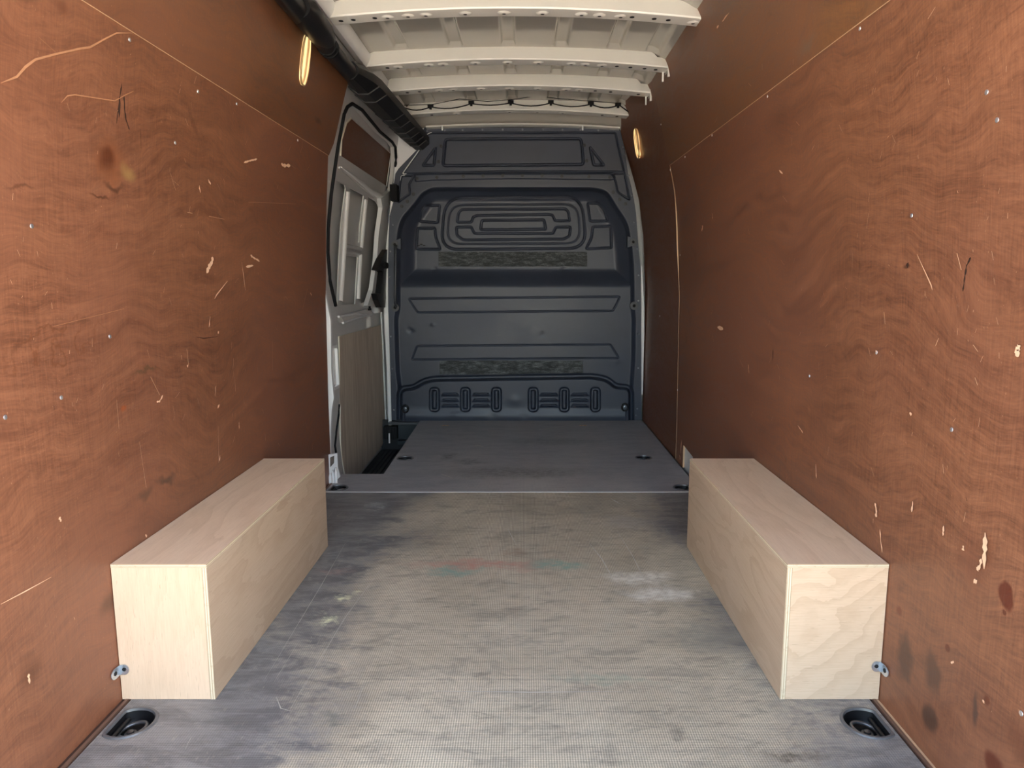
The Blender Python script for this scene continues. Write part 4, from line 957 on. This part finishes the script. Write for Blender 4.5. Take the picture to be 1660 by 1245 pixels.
st_ = [(3.36, -.782, 1.928, .038, .038), (3.50, -.768, 1.932, .062, .055), (3.60, -.765, 1.928, .078, .060), (4.2, -.745, 1.930, .078, .060), (4.6, -.735, 1.932, .078, .060), (4.85, -.722, 1.930, .074, .062), (4.99, -.712, 1.925, .070, .060)]
bm = bmesh.new(); rows = [[bm.verts.new(p) for p in octo(c0, z0, w, h, y)] for y, c0, z0, w, h in st_]
for a, b_ in zip(rows, rows[1:]):
    for k in range(8): bm.faces.new((a[k], a[(k + 1) % 8], b_[(k + 1) % 8], b_[k]))
bm.faces.new(rows[0]); bm.faces.new(rows[-1]); dpart('duct_cover', bm, M['plastic'], sm=25)
def at_st(y): return [np.interp(y, [s[0] for s in st_], [s[j] for s in st_]) for j in (1, 2, 3, 4)]
M['duct_edge'] = simple('duct_edge', (.06, .06, .062), .35)
for y in (3.56, 3.70, 4.12, 4.30, 4.47, 4.62, 4.76, 4.87):
    c0, z0, w, h = at_st(y); bm = bmesh.new()
    pts = [Vector(p) for p in octo(c0, z0, w + .002, h + .002, y)][:4]; pts = [pts[0], pts[1] + Vector((0, -.02, 0)), pts[2] + Vector((0, -.02, 0)), pts[3]]
    tube(bm, pts, .0035, 6); dpart('joint_ridge', bm, M['duct_edge'])

# ------------------------------------------------------------------ warm oval lamps let into the lining
def lamp(side, y, z, hl_, wd, label, tilt, off=.006):
    x0 = XS[side]
    root = empty('wall_lamp', (x0 - side * (lean(z) + off), y, z)); tag(root, label, 'lamp', 'slim warm lamps high on the side walls')
    ang = math.atan2(lean(z + .05) - lean(z - .05), .1)
    lp = [(wd * math.cos(a) * abs(math.cos(a)) ** -.3 if abs(math.cos(a)) > 1e-3 else 0, hl_ * math.sin(a)) for a in [2 * math.pi * k / 36 for k in range(36)]]
    def pos(p, d): 
        yy = p[0] + p[1] * tilt; return (-side * (lean(z + p[1]) - lean(z) + d), yy, p[1])
    bm = bmesh.new(); rs = [[bm.verts.new(pos((p[0] * s_, p[1] * s_), d)) for p in lp] for s_, d in ((1.0, -.006), (1.0, .006), (.94, .010), (.6, .014))]
    for a, b_ in zip(rs, rs[1:]):
        for k in range(36): bm.faces.new((a[k], a[(k + 1) % 36], b_[(k + 1) % 36], b_[k]))
    bm.faces.new(rs[-1]); obj('lens', bm, M['lamp'], root, sm=60)
    bm = bmesh.new(); tube(bm, [pos((p[0] * 1.0, p[1] * 1.0), .004) for p in lp], .004, 8, closed=True); obj('bezel', bm, M['lampbase'], root, sm=60)
lamp(-1, 2.90, 1.838, .090, .042, 'warm glowing oval lamp on the left wall just below the black duct', -.05)
lamp(1, 4.62, 1.84, .085, .055, 'thin warm glowing oval lamp on the right front sheet, by the bulkhead', -.15, .034)

# ------------------------------------------------------------------ thin cable clipped along the fourth rib
cab = empty('cable', (0, 4.69, 2.1)); tag(cab, 'thin black cable clipped along the rib nearest the bulkhead', 'cable')
def cpart(name, bm, m_):
    o = obj(name, bm, m_, None, sm=60); o.parent = cab; o.matrix_parent_inverse = Matrix.Translation((0, -4.69, -2.1)); return o
cl = [(653, 172), (698, 171.5), (764, 166), (828, 165), (893, 165), (958, 167), (1002, 169)]
pts = []
for (u0, v0), (u1, v1) in zip(cl, cl[1:]):
    for k in range(6):
        s_ = k / 6; pts.append(on_y(u0 + (u1 - u0) * s_, v0 + (v1 - v0) * s_ + 5.0 * math.sin(math.pi * s_) * (1 if (u0 < 700 or u0 > 820) else .6) + 1.5, 4.685))
pts += [on_y(1004, 170, 4.685), on_y(1015, 178, 4.69), on_y(1027, 187, 4.69), on_y(1030, 193, 4.70)]
bm = bmesh.new(); tube(bm, pts, .0035, 6); cpart('wire', bm, M['rubber'])
pts = [on_y(u_, v_, 4.66) for u_, v_ in ((655, 170), (700, 169), (745, 160), (790, 164), (830, 161), (870, 155), (910, 160), (955, 163), (1000, 167))]
bm = bmesh.new(); tube(bm, pts, .0022, 6); cpart('wire', bm, M['rubber'])
base = None
for (u_, v_) in cl[1:]:
    p = on_y(u_, v_, 4.685)
    if base is None:
        bm = bmesh.new(); add_box(bm, -.018, .018, -.008, .008, -.006, .010); add_box(bm, -.007, .007, -.010, .006, -.020, -.006); base = cpart('clip', bm, M['rubber']); o = base
    else: o = base.copy(); COL.objects.link(o)
    o.location = p
